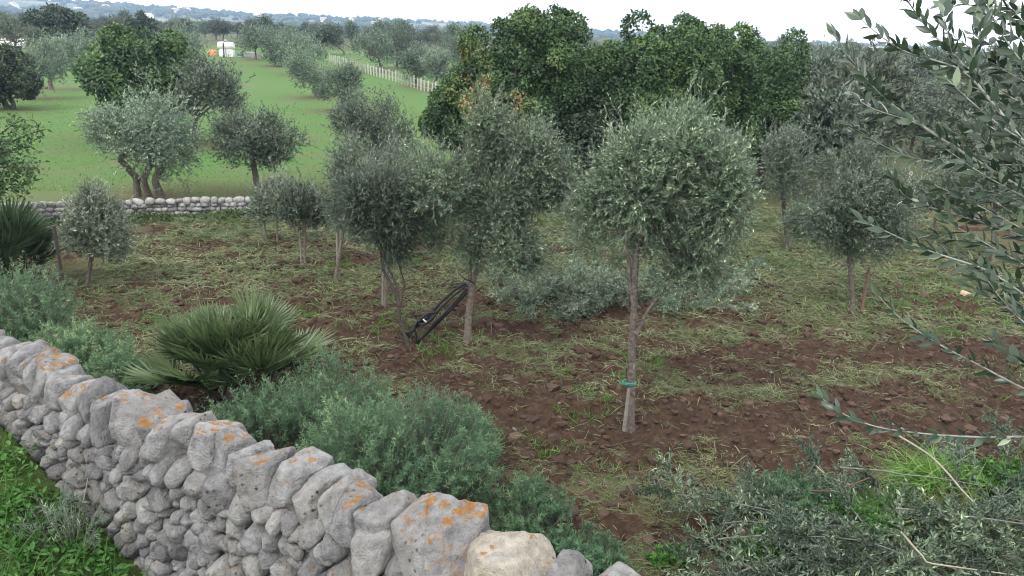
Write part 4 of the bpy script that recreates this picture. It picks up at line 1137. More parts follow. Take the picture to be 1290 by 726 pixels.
    for q in (-.7, 0, .7):
        for a, b in zip(tops[:-1], tops[1:]):
            P = np.array([a + (b - a) * t + np.array([q, 0, -3.2 * t * (1 - t) * min(1, np.linalg.norm(b - a) / 60)]) for t in np.linspace(0, 1, 14)]); tube(mb, P, .018, 4, caps=False)
    tag(obj('power_line', mb.mesh('power_line', M['galv'], True)), 'three thin wires sagging between the concrete utility poles', 'power line')
    # grey fence posts seen at the right edge of the field
    for px, py, h, lab in ((1139, 262, 1.2, 'pale concrete post behind the branch, left of the right edge'), (1248, 250, 1.3, 'pale concrete post at the right edge behind the branch')):
        b = ground_d(px, py); mb = MB(); tube(mb, [(0, 0, -.2), (0, 0, h * .5), (0, 0, h)], .06, 4)
        tag(obj('concrete_post', mb.mesh('concrete_post', M['concrete']), None, b), lab, 'post', 'pale posts at the right side of the field')
    for px, py in ((224, 250), (287, 250)):
        pass

def box(mb, lo, hi, tint=.5):
    v = [(x, y, z) for x in (lo[0], hi[0]) for y in (lo[1], hi[1]) for z in (lo[2], hi[2])]
    mb.add(v, [(0, 1, 3, 2), (4, 6, 7, 5), (0, 4, 5, 1), (2, 3, 7, 6), (0, 2, 6, 4), (1, 5, 7, 3)], tint)

# ------------------------------------------------------------------ shrubs and palms
def fan_mesh(r, dry=False, mat='palm', nseg=24, arc=2.9, Rf=.50):
    mb = MB()
    pet = bez(np.array([0, 0, 0.]), np.array([.03, 0, .25]), np.array([.12, 0, .55]), 7)
    tube(mb, pet, np.linspace(.012, .007, 7), 5, .3)
    o = pet[-1]; ax = norm(pet[-1] - pet[-2])
    side = np.array([0, 1.0, 0]); nn = norm(np.cross(side, ax))
    th = np.linspace(-arc / 2, arc / 2, nseg)
    d = np.cos(th)[:, None] * ax + np.sin(th)[:, None] * side
    d = norm(d + nn * (.18 * np.cos(th) - .05)[:, None] + r.normal(size=d.shape) * .03)
    L = Rf * (1 - .22 * np.abs(th / (arc / 2)) ** 2) * r.uniform(.92, 1.06, nseg)
    n_ = norm(nn[None] + r.normal(size=d.shape) * .1)
    leaves_fine(mb, np.repeat(o[None], nseg, 0), d, n_, L, .036, np.clip((.96 if dry else .45) + r.normal(size=nseg) * .14, 0, 1), bend=.12, fold=.55, prof=(.25, .8, 1.0, .75, .1))
    return mb.mesh('frond', M[mat])

def palm(seed, base, width, height, label, nf=60, mat='palm', group='dwarf fan palms'):
    r = np.random.default_rng(seed)
    root = thing('dwarf_palm', label, 'dwarf palm', base, 0, group)
    fans = [fan_mesh(r, mat=mat) for _ in range(5)] + [fan_mesh(r, True, mat)]
    heads = []
    for k in range(7):
        a = k / 7 * 6.28 + r.uniform(-.4, .4); q = width * .27 * math.sqrt(r.random()) if k else 0
        heads.append((math.cos(a) * q * 1.25, math.sin(a) * q * .9, r.uniform(.05, .25) * height))
    for (x, y, z) in heads:
        mb = MB(); tube(mb, [(x * .8, y * .8, -.15), (x, y, z * .6), (x, y, z)], [.10, .09, .07], 8, .5, .2)
        obj('stem', mb.mesh('stem', M['bark_dark'], True), root)
    for i in range(nf):
        x, y, z = heads[i % 7]
        el = R(r.uniform(42, 89)) if i > nf * .07 else R(r.uniform(15, 38))
        az = r.uniform(0, 6.28)
        dry = (el < R(20) and r.random() < .55)
        o = obj('frond', fans[5] if dry else fans[r.integers(5)], root, (x, y, z))
        s = (height / 1.05) * r.uniform(.8, 1.12) * (.80 + .2 * math.sin(max(el, 0)))
        # local z of the fan is its axis; swing it down from upright towards az
        o.rotation_euler = (0, math.pi / 2 - el, az); o.scale = (s, s, s)
        if dry: o['label'] = 'dry straw coloured frond'
    return root

def spurge(seed, base, rx, ry, h, label, n=420, per=46, L=.055, Wd=.0085, mat='euph', group='feathery green shrubs beyond the near wall', tb=0):
    """bushy shrub: many upright stems, each a bottle brush of thin leaves"""
    r = np.random.default_rng(seed)
    root = thing('shrub', label, 'shrub', base, r.uniform(0, .4), group)
    a = r.uniform(0, 6.28, n); q = np.sqrt(r.random(n))
    x = np.cos(a) * q; y = np.sin(a) * q
    lob = .72 + .38 * noise2(x * 1.6 + seed, y * 1.6, 1.0, seed) + .20 * r.normal(size=n)
    top = h * np.sqrt(np.clip(1 - .72 * q ** 2, .05, 1)) * np.clip(lob + .22 + .28 * noise2(x * 3.4, y * 3.4, 1.0, seed + 2), .32, 1.35)
    tip = np.stack([x * rx, y * ry, top], -1)
    d = norm(np.stack([x * .75, y * .75, np.full(n, 1.0)], -1) + r.normal(size=(n, 3)) * .32)
    sl = r.uniform(.28, .55, n) * min(1.0, h)
    b0 = tip - d * sl[:, None]
    mb = MB()
    U = r.random((n, per)) ** .8
    bend = r.normal(size=(n, 3)) * .12
    lp = b0[:, None] + d[:, None] * (U * sl[:, None])[..., None] + bend[:, None] * (U ** 2 * sl[:, None])[..., None]
    ref = norm(np.cross(d, r.normal(size=(n, 3))))[:, None]; ref2 = np.cross(d[:, None], ref)
    ph = r.uniform(0, 6.28, (n, per))
    side = np.cos(ph)[..., None] * ref + np.sin(ph)[..., None] * ref2
    ld = norm(d[:, None] * r.uniform(.3, 1.0, (n, per, 1)) + side)
    nn = norm(d[:, None] + r.normal(size=(n, per, 3)) * .5)
    ct = np.clip(.42 + tb + r.normal(size=n) * .13 + .18 * noise2(x * 3, y * 3, 1, 4), 0, 1)
    tint = np.clip(ct[:, None] + r.normal(size=(n, per)) * .14 + .22 * (U - .5), 0, 1)
    leaves(mb, lp.reshape(-1, 3), ld.reshape(-1, 3), nn.reshape(-1, 3), L * r.uniform(.7, 1.25, n * per), Wd, tint.ravel())
    obj('foliage', mb.mesh('foliage', M[mat]), root)
    mb = MB(); t = np.linspace(0, 1, 4)[None, :, None]
    r0 = np.stack([x * rx * .25, y * ry * .25, np.full(n, -.05)], -1)
    mid = (r0 + b0) / 2 + np.array([0, 0, -.05])
    P = (1 - t) ** 2 * r0[:, None] + 2 * t * (1 - t) * mid[:, None] + t * t * tip[:, None]
    tubes3(mb, P, .006, .002)
    obj('stems', mb.mesh('stems', M['twig']), root)
    return root

def zb(px, py, dz=0):
    return ground(px, py)

def place_xy(x, y): return np.array([x, y, float(Z(x, y))])

def build_shrubs():
    # main palm behind the near wall
    b = place_xy(*at_z(300, 492, .12)[:2])
    palm(31, b, 2.5, 1.22, 'broad dwarf fan palm right behind the near stone wall', 92)
    b = place_xy(*at_z(8, 366, .02)[:2])
    palm(32, b, 2.6, 1.42, 'dwarf fan palm at the left edge above the grey green shrub', 84, 'palm_dark')
    b = at_z(505, 612, .35); spurge(41, place_xy(b[0], b[1]), 1.15, .85, 1.12, 'biggest feathery blue green shrub between the palm and the wall end', 900, 50)
    b = at_z(430, 540, .4); spurge(42, place_xy(b[0], b[1]), .8, .6, 1.15, 'feathery shrub touching the right side of the palm', 420, 48)
    b = at_z(330, 530, .45); spurge(43, place_xy(b[0], b[1]), .8, .55, .78, 'low feathery shrub in front of the palm', 300, 46)
    b = at_z(660, 652, .25); spurge(44, place_xy(b[0], b[1]), .55, .45, .48, 'small feathery shrub right of the wall end', 260, 46)
    b = at_z(28, 436, .05); spurge(45, place_xy(b[0], b[1]), .95, .8, 1.2, 'grey green shrub at the left edge below the palm', 620, 46, tb=.12)
    b = at_z(100, 462, .1); spurge(46, place_xy(b[0], b[1]), .8, .6, .6, 'yellowish green low shrub left of the palm', 480, 44, tb=.22)
    b = at_z(150, 478, .2); spurge(47, place_xy(b[0], b[1]), .55, .5, .42, 'low green shrub just left of the palm fronds', 280, 44, tb=.12)
    b = at_z(468, 575, .4); spurge(55, place_xy(b[0], b[1]), .85, .6, .95, 'feathery blue green shrub joining the biggest shrub and the palm side shrub', 420, 48, tb=.08)
    b = at_z(575, 570, .2); spurge(48, place_xy(b[0], b[1]), .55, .5, .62, 'feathery shrub at the right end of the shrub bank', 300, 48)
    b = at_z(735, 690, .3); spurge(49, place_xy(b[0], b[1]), .45, .4, .30, 'low dark shrub beside the last cream coping stone', 200, 40, tb=-.15)
    b = at_z(1005, 640, .02); spurge(50, place_xy(b[0], b[1]), .6, .45, .34, 'low grey green bush among the cut branches', 320, 40, tb=-.12)
    for k, (px, py, rx, h, lab) in enumerate(((842, 716, .22, .22, 'small bright green leafy weed at the bottom edge right of the wall'), (1075, 690, .45, .42, 'soft green weed growing through the spread of cut branches'), (1262, 640, .5, .5, 'soft green weed at the right side of the big branch heap'), (960, 708, .35, .3, 'low soft green weed among the branches along the bottom edge'))):
        b = at_z(px, py, .03); spurge(60 + k, place_xy(b[0], b[1]), rx, rx * .8, h, lab, int(320 * rx), 30, .06, .018, 'weed', 'green weeds among the cut branches', -.05)
    # dark glossy shrub at the left edge
    r = np.random.default_rng(51)
    b = ground(-25, 300); root = thing('mastic_tree', 'dark glossy leaved tree reaching in at the left edge', 'mastic tree', b)
    mb = MB(); c, rad = crown_at(b, (-130, 150, 34, 275)); ctr = c - b
    lb = broad_crown(mb, r, ctr, rad, 26, 7000, .12, .06, lo=.2, hi=.34)
    tm = MB()
    for px, py in ((58, 163), (40, 185), (48, 215), (30, 150), (36, 245)):
        d = ray(px, py); e = CAM + d * ((b[1] - .4) / d[1]) - b; s = ctr + (e - ctr) * .35
        P = bez(s, (s + e) / 2 + np.array([0, 0, .15]), e, 8); tube(tm, P, np.linspace(.03, .008, 8), 5)
        n = 150; q = np.clip(r.beta(2.5, 1.2, n), 0, 1); base = np.stack([np.interp(q, np.linspace(0, 1, 8), P[:, a]) for a in range(3)], -1) + r.normal(size=(n, 3)) * .12
        leaves(mb, base, rand_dirs(n, r), norm(rand_dirs(n, r) + np.array([0, 0, .8])), .12, .055, np.clip(r.normal(size=n) * .18 + .45, 0, 1), wide=.5)
    obj('crown', mb.mesh('crown', M['carob']), root)
    tube(tm, [(0, 0, -.2), (.1, 0, .7), tuple(ctr * .7)], [.12, .1, .06], 8); obj('trunk', tm.mesh('trunk', M['bark_dark'], True), root)

# ------------------------------------------------------------------ cut branches
def branch_mesh(r, Ln, n_side, per, L, Wd, mat):
    mb = MB()
    P = bez(np.array([0, 0, 0.]), np.array([Ln * .5, r.normal() * .12, .10 + r.normal() * .05]), np.array([Ln, r.normal() * .15, .05]), 12)
    tube(mb, P, np.linspace(.009, .0025, 12), 5, .5, mi=1)
    t = np.sort(r.uniform(.12, 1, n_side)); o = np.stack([np.interp(t, np.linspace(0, 1, 12), P[:, a]) for a in range(3)], -1)
    d = norm(np.array([1.0, 0, .15]) + norm(r.normal(size=(n_side, 3)) * np.array([.3, 1, .7])) * .85)
    tl = r.uniform(.18, .5, n_side) * (1.1 - .5 * t)
    tt = np.linspace(0, 1, 3)
    tubes3(mb, o[:, None] + d[:, None] * (tt[None, :, None] * tl[:, None, None]), .0022, .001, .5, 1)
    U = (np.arange(per) + r.uniform(0, 1, (n_side, per))) / per
    lp = o[:, None] + d[:, None] * (U * tl[:, None])[..., None]
    s = norm(r.normal(size=(n_side, per, 3))); ld = norm(d[:, None] * .8 + s * .75)
    nn = norm(r.normal(size=(n_side, per, 3)) + np.array([0, 0, .5]))
    tint = np.clip(.45 + r.normal(size=(n_side, 1)) * .1 + r.normal(size=(n_side, per)) * .15 + (r.random((n_side, per)) < .2) * .3, 0, 1)
    leaves(mb, lp.reshape(-1, 3), ld.reshape(-1, 3), nn.reshape(-1, 3), L * r.uniform(.7, 1.2, n_side * per), Wd, tint.ravel())
    return mb.mesh('branch', [M[mat], M['twig']])

def build_brush():
    r = np.random.default_rng(61)
    near = [branch_mesh(r, r.uniform(.9, 1.4), 34, 24, .064, .018, ['olive_yng', 'olive_near', 'olive_yng', 'olive', 'olive_near', 'olive_yng'][k]) for k in range(6)]
    pale = [branch_mesh(r, r.uniform(.8, 1.2), 34, 20, .08, .022, 'olive_pale' if k % 2 else 'olive') for k in range(4)]
    def pile(name, label, spots, protos, hz, grp, el=.25):
        c = np.mean([[s[0], s[1]] for s in spots], 0)
        root = thing(name, label, 'brush pile', (c[0], c[1], float(T(*c))), 0, grp); og = np.array(root.location)
        for (x, y, hmax) in spots:
            z = float(Z(x, y)) + r.uniform(.02, hmax)
            o = obj('branch', protos[r.integers(len(protos))], root, Vector((x, y, z)) - Vector(og))
            o.rotation_euler = (r.uniform(-1, 1), -r.normal() * el * .6 - .04, r.uniform(0, 6.28)); s = r.uniform(.75, 1.15); o.scale = (s, s, s)
        return root
    def region(n, poly, hmax):
        out = []
        while len(out) < n:
            px = r.uniform(*poly[0]); py = r.uniform(*poly[1]); g = ground(px, py); out.append((g[0], g[1], hmax))
        return out
    pile('brush_pile', 'long silvery heap of cut olive branches between the two tall olives', region(34, ((660, 800), (372, 392)), .45), pale, .4, 'heaps of cut olive branches')
    pile('brush_pile', 'smaller heap of cut olive branches right of the nearest trunk', region(18, ((815, 905), (368, 388)), .35), pale, .3, 'heaps of cut olive branches')
    pile('brush_pile', 'big tangled heap of fresh cut olive branches in the bottom right corner', region(50, ((1090, 1330), (650, 765)), .42) + region(9, ((1200, 1310), (610, 650)), .2), near, .5, 'heaps of cut olive branches')
    pile('brush_pile', 'spread of fresh cut leafy olive branches along the bottom edge', region(34, ((880, 1060), (672, 770)), .25), near, .3, 'heaps of cut olive branches', .32)
    # long branch pointing up left from the spread
    for (pts, lab, hz, mt, r0) in (
        ([(1128, 548, .50), (1150, 560, .50), (1175, 575, .45), (1205, 610, .42), (1242, 648, .35)], 'long pale bent stick lying over the big branch heap', 0, 'stick_pale', .014),
        ([(1022, 620, .18), (1040, 620, .22), (1062, 616, .26), (1095, 602, .32)], 'short red brown stick left of the bright grass tuft', 0, 'stick_red', .013),
        ([(1058, 590, .30), (1110, 594, .34), (1170, 600, .36), (1240, 612, .30)], 'thin straight grey stick crossing behind the bright grass tuft', 0, 'twig', .010),
        ([(1026, 586, .15), (1036, 596, .18), (1052, 604, .20), (1075, 612, .2)], 'short peeled stick beside the red brown stick', 0, 'stick_pale', .013),
        ([(1128, 642, .35), (1190, 646, .4), (1240, 652, .4), (1292, 660, .4)], 'grey branch lying level across the middle of the big branch heap', 0, 'twig', .012),
        ([(1135, 672, .35), (1160, 700, .4), (1168, 708, .4), (1220, 716, .4), (1292, 726, .4)], 'pale branch along the bottom edge of the big branch heap', 0, 'stick_pale', .012),
        ([(920, 380, .1), (935, 378, .08), (947, 372, .06), (960, 366, .1)], 'red brown twig on the cut grass right of the nearest olive', 0, 'stick_red', .022)):
        P = []
        for px, py, h in pts:
            if py > 500: h = h * 1.25 + .16
            # a point the given height over the ground under this sight line
            d = ray(px, py); t = 3.0
            while True:
                q = CAM + d * t
                if q[2] - float(T(q[0], q[1])) < h or t > 40: break
                t += .02
            P.append(q)
        P = np.array(P); mb = MB(); n = 16; tt = np.linspace(0, 1, n); kk = np.linspace(0, 1, len(P))
        Q = np.stack([np.interp(tt, kk, P[:, a]) for a in range(3)], -1); Q[1:-1] = (Q[:-2] + 2 * Q[1:-1] + Q[2:]) / 4
        Q += .012 * np.stack([noise3(np.stack([tt * 6, tt * 0 + 3 + P[0, 0], tt * 0 + a], -1)) for a in range(3)], -1)
        og = Q[0].copy(); tube(mb, Q - og, np.linspace(r0, r0 * .55, n), 6, .5, .2)
        tag(obj('stick', mb.mesh('stick', M[mt], True), None, og), lab, 'stick')
    # tufts of pulled grass on the heap
    def tuft(px, py, h, wx, hz, n, mat, lab):
        g = ground(px, py); mb = MB(); z = float(Z(g[0], g[1])) + h
        p = np.stack([r.normal(size=n) * wx * .5, r.normal(size=n) * wx * .4, r.random(n) * hz * .5 - .05], -1)
        d = norm(np.stack([r.normal(size=n) * .9 - .2, r.normal(size=n) * .8, r.normal(size=n) * .35 + .25], -1))
        leaves_fine(mb, p, d, norm(r.normal(size=(n, 3)) + np.array([0, 0, 1.0])), r.uniform(.15, .42, n), .011, np.clip(r.normal(size=n) * .22 + .5, 0, 1), bend=.5, fold=.3, prof=(.6, 1, .9, .6, .05))
        tag(obj('grass_tuft', mb.mesh('grass_tuft', M[mat]), None, (g[0], g[1], z)), lab, 'grass tuft')
    tuft(1172, 640, .34, .46, .32, 700, 'grass_bright', 'bright green tuft of pulled grass on the branch heap')
    tuft(1200, 688, .34, .32, .2, 320, 'grass_yellow', 'yellow green tuft of withering grass low on the branch heap')
    tuft(1120, 668, .25, .40, .2, 380, 'grass_green', 'dark green tuft of grass left of the bright one')

# ------------------------------------------------------------------ overhanging branch at the right
def build_overhang():
    r = np.random.default_rng(71)
    tx, ty = 2.75, 2.55
    base = place_xy(tx, ty)
    root = thing('olive_tree', 'olive whose leafy shoots hang in from the right edge close by', 'olive tree', base)
    og = base.copy()
    def q(px, py, dep):
        d = ray(px, py); return CAM + d * dep - og
    trunk_top = np.array([tx - .2, ty - .15, 3.9]) - og
    mb = MB(); tube(mb, [(0, 0, -.2), (.05, 0, 1.0), (-.03, -.05, 2.0), trunk_top], [.15, .12, .11, .08], 10, .5, .2)
    obj('trunk', mb.mesh('trunk', M['bark'], True), root)
    Ss = [  # shoot polylines: pixels and distance, tip last
        ([(1330, 235), (1262, 143), (1241, 120), (1212, 79), (1180, 49), (1160, 26), (1140, -4)], 1.55, .0062),
        ([(1245, 124), (1212, 85), (1185, 78), (1160, 72), (1135, 64), (1105, 43), (1085, 25)], 1.53, .0046),
        ([(1340, 262), (1290, 240), (1237, 207), (1193, 180), (1153, 153), (1120, 130), (1098, 108), (1077, 83), (1053, 46)], 1.62, .0052),
        ([(1160, 158), (1140, 149), (1113, 143), (1090, 133), (1073, 119)], 1.60, .0036),
        ([(1340, 214), (1290, 208), (1240, 208), (1193, 207), (1147, 200), (1110, 183), (1070, 157)], 1.70, .0044),
        ([(1340, 200), (1290, 178), (1260, 160), (1217, 123), (1197, 104), (1183, 90)], 1.50, .0040),
        ([(1340, 318), (1290, 298), (1237, 280), (1177, 263), (1150, 253), (1137, 247), (1125, 224)], 1.66, .0044),
        ([(1340, 402), (1290, 372), (1247, 340), (1203, 327), (1160, 313), (1113, 290), (1083, 277)], 1.58, .0048),
        ([(1340, 330), (1290, 322), (1230, 308), (1190, 300), (1168, 296)], 1.75, .0036),
        ([(1340, 516), (1290, 490), (1233, 460), (1193, 440), (1160, 420), (1127, 397), (1107, 373)], 1.62, .0048),
        ([(1340, 545), (1290, 550), (1254, 552), (1175, 548), (1108, 540), (1065, 525), (1037, 503)], 1.70, .0050),
        ([(1340, 440), (1290, 408), (1262, 380), (1243, 350), (1232, 338)], 1.5, .0038),
        ([(1340, 120), (1290, 82), (1270, 58), (1255, 30), (1243, 8), (1238, -12)], 1.50, .0044),
        ([(1222, 92), (1230, 60), (1236, 36), (1240, 12), (1236, -8)], 1.55, .0036),
        ([(1340, 60), (1300, 40), (1280, 18), (1262, -8)], 1.60, .0036),
        ([(1340, 170), (1300, 150), (1275, 118), (1262, 95), (1256, 75)], 1.62, .0036),
        ([(1340, 285), (1300, 262), (1275, 248), (1245, 240), (1215, 236)], 1.6, .0036),
        ([(1340, 20), (1225, 10), (1205, 2), (1185, -8)], 1.64, .003),
        ([(1340, 480), (1295, 462), (1270, 448), (1250, 430)], 1.68, .0034),
        ([(1200, 74), (1196, 50), (1190, 28), (1186, 4)], 1.55, .0030),
        ([(1260, 226), (1248, 190), (1236, 172), (1220, 158)], 1.62, .0030),
    ]
    for k in range(17):
        y0 = 30 + k * 23 + r.uniform(-12, 12); ln = r.uniform(70, 130)
        Ss.append(([(1345, y0 + 30), (1300, y0 + 14), (1300 - ln * .5, y0 - ln * .16), (1300 - ln, y0 - ln * r.uniform(.2, .55))], r.uniform(1.5, 1.8), .0034))
    for (pts, dep, r0) in Ss:
        n0 = len(pts)
        P = np.array([q(px, py, dep + .10 * (i / n0 - .5) + .03 * r.normal()) for i, (px, py) in enumerate(pts)])
        if pts[0][0] >= 1330:
            # the shoot grows from a limb of the trunk beyond the frame
            P = np.concatenate([[trunk_top * .75 + P[0] * .25 + np.array([0, 0, -.05])], P])
            P = np.concatenate([[trunk_top], P])
        # arc length resample
        Lg = np.concatenate([[0], np.cumsum(np.linalg.norm(np.diff(P, axis=0), axis=1))]); n = max(12, int(Lg[-1] / .02))
        s = np.linspace(0, Lg[-1], n); Q = np.stack([np.interp(s, Lg, P[:, a]) for a in range(3)], -1)
        for _ in range(3): Q[1:-1] = (Q[:-2] + 2 * Q[1:-1] + Q[2:]) / 4
        mb = MB(); k = np.linspace(0, 1, n)
        rad = np.where(s < Lg[-1] - .75, r0 * 1.6, r0 * (.28 + 1.0 * (Lg[-1] - s) / .75)); rad = np.minimum(rad, r0 * 1.5)
        tube(mb, Q, rad * .62, 7, .5, .1)
        br = obj('branch', mb.mesh('branch', M['stem_near'], True), root)
        # opposite leaf pairs on the outer length
        span = min(Lg[-1], .72)
        ss = np.arange(Lg[-1] - span, Lg[-1] - .006, .0185); ss = ss + r.normal(size=len(ss)) * .004
        o = np.stack([np.interp(ss, s, Q[:, a]) for a in range(3)], -1); tg = norm(np.stack([np.interp(ss, s, np.gradient(Q[:, a])) for a in range(3)], -1))
        lp, ld, ln, tn = [], [], [], []
        a0 = r.uniform(0, 6.28)
        for i in range(len(ss)):
            ref = norm(np.cross(tg[i], np.array([.1, .9, .3]))); ref2 = np.cross(tg[i], ref)
            a = a0 + (i % 2) * 1.57 + r.normal() * .35
            for sg in (0, math.pi):
                if r.random() < .07: continue
                sd_ = math.cos(a + sg) * ref + math.sin(a + sg) * ref2
                d = norm(tg[i] * r.uniform(.55, 1.0) + sd_ * r.uniform(.55, .95) + np.array([0, 0, .22]) + r.normal(size=3) * .12)
                lp.append(o[i]); ld.append(d); ln.append(norm(np.cross(d, np.cross(tg[i], d)) * -1 + np.array([0, 0, .8]) + r.normal(size=3) * .4)); tn.append(np.clip(r.choice([.3, .55, .9], p=[.66, .27, .07]) + r.normal() * .1, 0, 1))
        for _ in range(2):   # tip
            lp.append(Q[-1]); ld.append(norm(tg[-1] + r.normal(size=3) * .25)); ln.append(norm(r.normal(size=3))); tn.append(.7)
        ml = MB(); nL = len(lp)
        leaves_fine(ml, np.array(lp), np.array(ld), np.array(ln), r.uniform(.027, .042, nL), r.uniform(.0105, .0150, nL), np.array(tn), bend=.10, fold=.3, prof=(.06, .70, 1, .92, .55, .04))
        obj('leaves', ml.mesh('leaves', M['olive_near'], True), br)

# ------------------------------------------------------------------ ground cover
def build_cover():
    r = np.random.default_rng(81)
    # cut grass lying on the tilled soil, in tufts
    n = 19000
    x = r.uniform(-9, 13, n * 4); y = 5.5 + 19 * r.random(n * 4) ** 1.1
    w = tilled(x, y) * (sstep(.40, .62, hay_mask(x, y)) * .96 + .04)
    keep = r.random(n * 4) < w; x, y = x[keep][:n], y[keep][:n]
    per = 10; nn = len(x)
    ang = r.uniform(0, 6.28, nn)
    xx = (x[:, None] + r.normal(size=(nn, per)) * .09).ravel(); yy = (y[:, None] + r.normal(size=(nn, per)) * .07).ravel()
    zz = Z(xx, yy) + r.uniform(.0, .03, nn * per) + np.repeat(.05 * np.clip(noise2(x, y, 2.3, 95) + .2, 0, 1), per)
    a = np.repeat(ang, per) + r.normal(size=nn * per) * .7
    d = norm(np.stack([np.cos(a), np.sin(a) * .8, r.normal(size=nn * per) * .30 + .14], -1))
    mb = MB()
    sc = np.clip(yy / 11, .8, 1.6)
    t = np.clip(np.repeat(.45 + .30 * fbm2(x, y, 1.3, 2, 91) + r.normal(size=nn) * .12, per) + r.normal(size=nn * per) * .14, 0, 1)
    leaves_fine(mb, np.stack([xx, yy, zz], -1), d, norm(np.stack([r.normal(size=nn * per) * .5, r.normal(size=nn * per) * .5, np.ones(nn * per)], -1)), r.lognormal(-2.15, .45, nn * per).clip(.04, .34) * sc ** .5, .0085 * sc * r.uniform(.6, 1.5, nn * per), t, bend=.30, fold=.3, prof=(.7, 1, .05))
    tag(obj('cut_grass', mb.mesh('cut_grass', M['hay'])), 'withered cut grass strewn over the tilled soil', 'cut grass', kind='stuff')
    # green sprouts
    n = 1500; x = r.uniform(-8, 10, n * 6); y = 5.5 + 17 * r.random(n * 6)
    w = tilled(x, y) * sstep(.12, .45, fbm2(x, y, .8, 3, 131)); keep = r.random(n * 6) < w; x, y = x[keep][:n], y[keep][:n]; nn = len(x); per = 9
    xx = (x[:, None] + r.normal(size=(nn, per)) * .04).ravel(); yy = (y[:, None] + r.normal(size=(nn, per)) * .04).ravel(); zz = Z(xx, yy)
    d = norm(np.stack([r.normal(size=nn * per) * .6, r.normal(size=nn * per) * .6, np.full(nn * per, .6)], -1))
    mb = MB(); leaves_fine(mb, np.stack([xx, yy, zz], -1), d, rand_dirs(nn * per, r), r.uniform(.06, .16, nn * per), .012, np.clip(r.normal(size=nn * per) * .2 + .5, 0, 1), bend=.4, prof=(.7, 1, .6, .05))
    tag(obj('grass_sprouts', mb.mesh('grass_sprouts', M['grass_green'])), 'fresh green sprouts among the tilled soil', 'grass', kind='stuff')
    # clods
    n = 14000; x = r.uniform(-8.5, 10, n); y = 5.5 + 15 * r.random(n) ** 1.2
    k = tilled(x, y) > .3; x, y = x[k], y[k]; n = len(x); s = np.clip(r.lognormal(-3.45, .5, n), .012, .10)
    D, Fc = ICO[1]; nv = len(D)
    V = D[None] * (s[:, None] * r.uniform(.62, 1.35, (n, nv)))[..., None] * np.array([1, 1, .72]) + np.stack([x, y, Z(x, y) + s * .15], -1)[:, None]
    mb = MB(); mb.add(V.reshape(-1, 3), (np.arange(n)[:, None, None] * nv + Fc[None]).reshape(-1, 3), np.repeat(r.random(n), nv))
    mt, nt, bs, out = new_mat('soil_clod'); nt.links.new(mix(nt, ntex(nt, 40, 3, .6, coords(nt)), ramp(nt, attr(nt, 'tint'), [(0, (.030, .019, .015)), (.8, (.075, .048, .038)), (1, (.13, .095, .072))]), (.066, .043, .034)), bs.inputs['Base Color']); bs.inputs['Roughness'].default_value = .95; bs.inputs['Specular IOR Level'].default_value = .1
    tag(obj('soil_clods', mb.mesh('soil_clods', mt, False)), 'loose clods of red brown tilled soil', 'soil clods', kind='stuff')
    # lush grass and weeds on the near side of the wall
    n = 5200; s = r.uniform(-2.2, 4.6, n * 2); dd = -r.uniform(.38, 4.0, n * 2)
    P = w2w(s, dd, 0); P = P[:, :2]; nn = min(n, len(P)); P = P[:nn]; per = 8
    hh = np.clip(.09 + .13 * fbm2(P[:, 0], P[:, 1], 1.4, 3, 151), .03, .3)
    xx = (P[:, 0][:, None] + r.normal(size=(nn, per)) * .05).ravel(); yy = (P[:, 1][:, None] + r.normal(size=(nn, per)) * .05).ravel()
    H = np.repeat(hh, per); zz = Z(xx, yy) + H * r.uniform(0, 1.0, nn * per)
    d = norm(np.stack([r.normal(size=nn * per), r.normal(size=nn * per), r.normal(size=nn * per) * .4 + .25], -1))
    mb = MB(); tt = np.clip(np.repeat(.42 + .25 * fbm2(P[:, 0], P[:, 1], 2.2, 2, 161), per) + r.normal(size=nn * per) * .15, 0, 1)
    leaves_fine(mb, np.stack([xx, yy, zz], -1), d, norm(np.stack([r.normal(size=nn * per) * .5, r.normal(size=nn * per) * .5, np.ones(nn * per)], -1)), r.uniform(.035, .075, nn * per), r.uniform(.018, .034, nn * per), tt, bend=.2, prof=(.2, .8, 1, .1))
    n = 9000; s = r.uniform(-2.2, 4.6, n); dd = -r.uniform(.36, 4.0, n); P = w2w(s, dd, 0)
    d = norm(np.stack([r.normal(size=n) * .45, r.normal(size=n) * .45, np.ones(n)], -1))
    leaves_fine(mb, np.stack([P[:, 0], P[:, 1], Z(P[:, 0], P[:, 1])], -1), d, rand_dirs(n, r), r.uniform(.1, .30, n), .007, np.clip(r.normal(size=n) * .2 + .45, 0, 1), bend=.45, prof=(.8, 1, .6, .05))
    tag(obj('lush_weeds', mb.mesh('lush_weeds', M['weed'])), 'lush green grass and weeds on the near side of the wall', 'grass', kind='stuff')
    # wispy grey growth at the wall foot
    spurge(171, place_xy(*w2w(1.55, -.50, 0)[:2]), .34, .2, .36, 'grey wispy weed growing against the foot of the near wall', 60, 18, .05, .006, 'olive', 'weeds at the near wall foot')
    spurge(172, place_xy(*w2w(2.35, -.62, 0)[:2]), .36, .24, .28, 'grey green wispy weed at the near wall foot, closer', 70, 20, .05, .006, 'euph', 'weeds at the near wall foot', -.1)
    # bank of weeds between wall and field, weeds along the far wall, meadow grass
    n = 5200; s = r.uniform(-1.5, 8.0, n); dd = r.uniform(.3, 3.2, n); P = w2w(s, dd, 0)
    d = norm(np.stack([r.normal(size=n) * .6, r.normal(size=n) * .6, np.full(n, .9)], -1)); mb = MB()
    leaves_fine(mb, np.stack([P[:, 0], P[:, 1], Z(P[:, 0], P[:, 1])], -1), d, rand_dirs(n, r), r.uniform(.1, .32, n), .010, np.clip(r.normal(size=n) * .25 + .4, 0, 1), bend=.5, prof=(.8, 1, .6, .05))
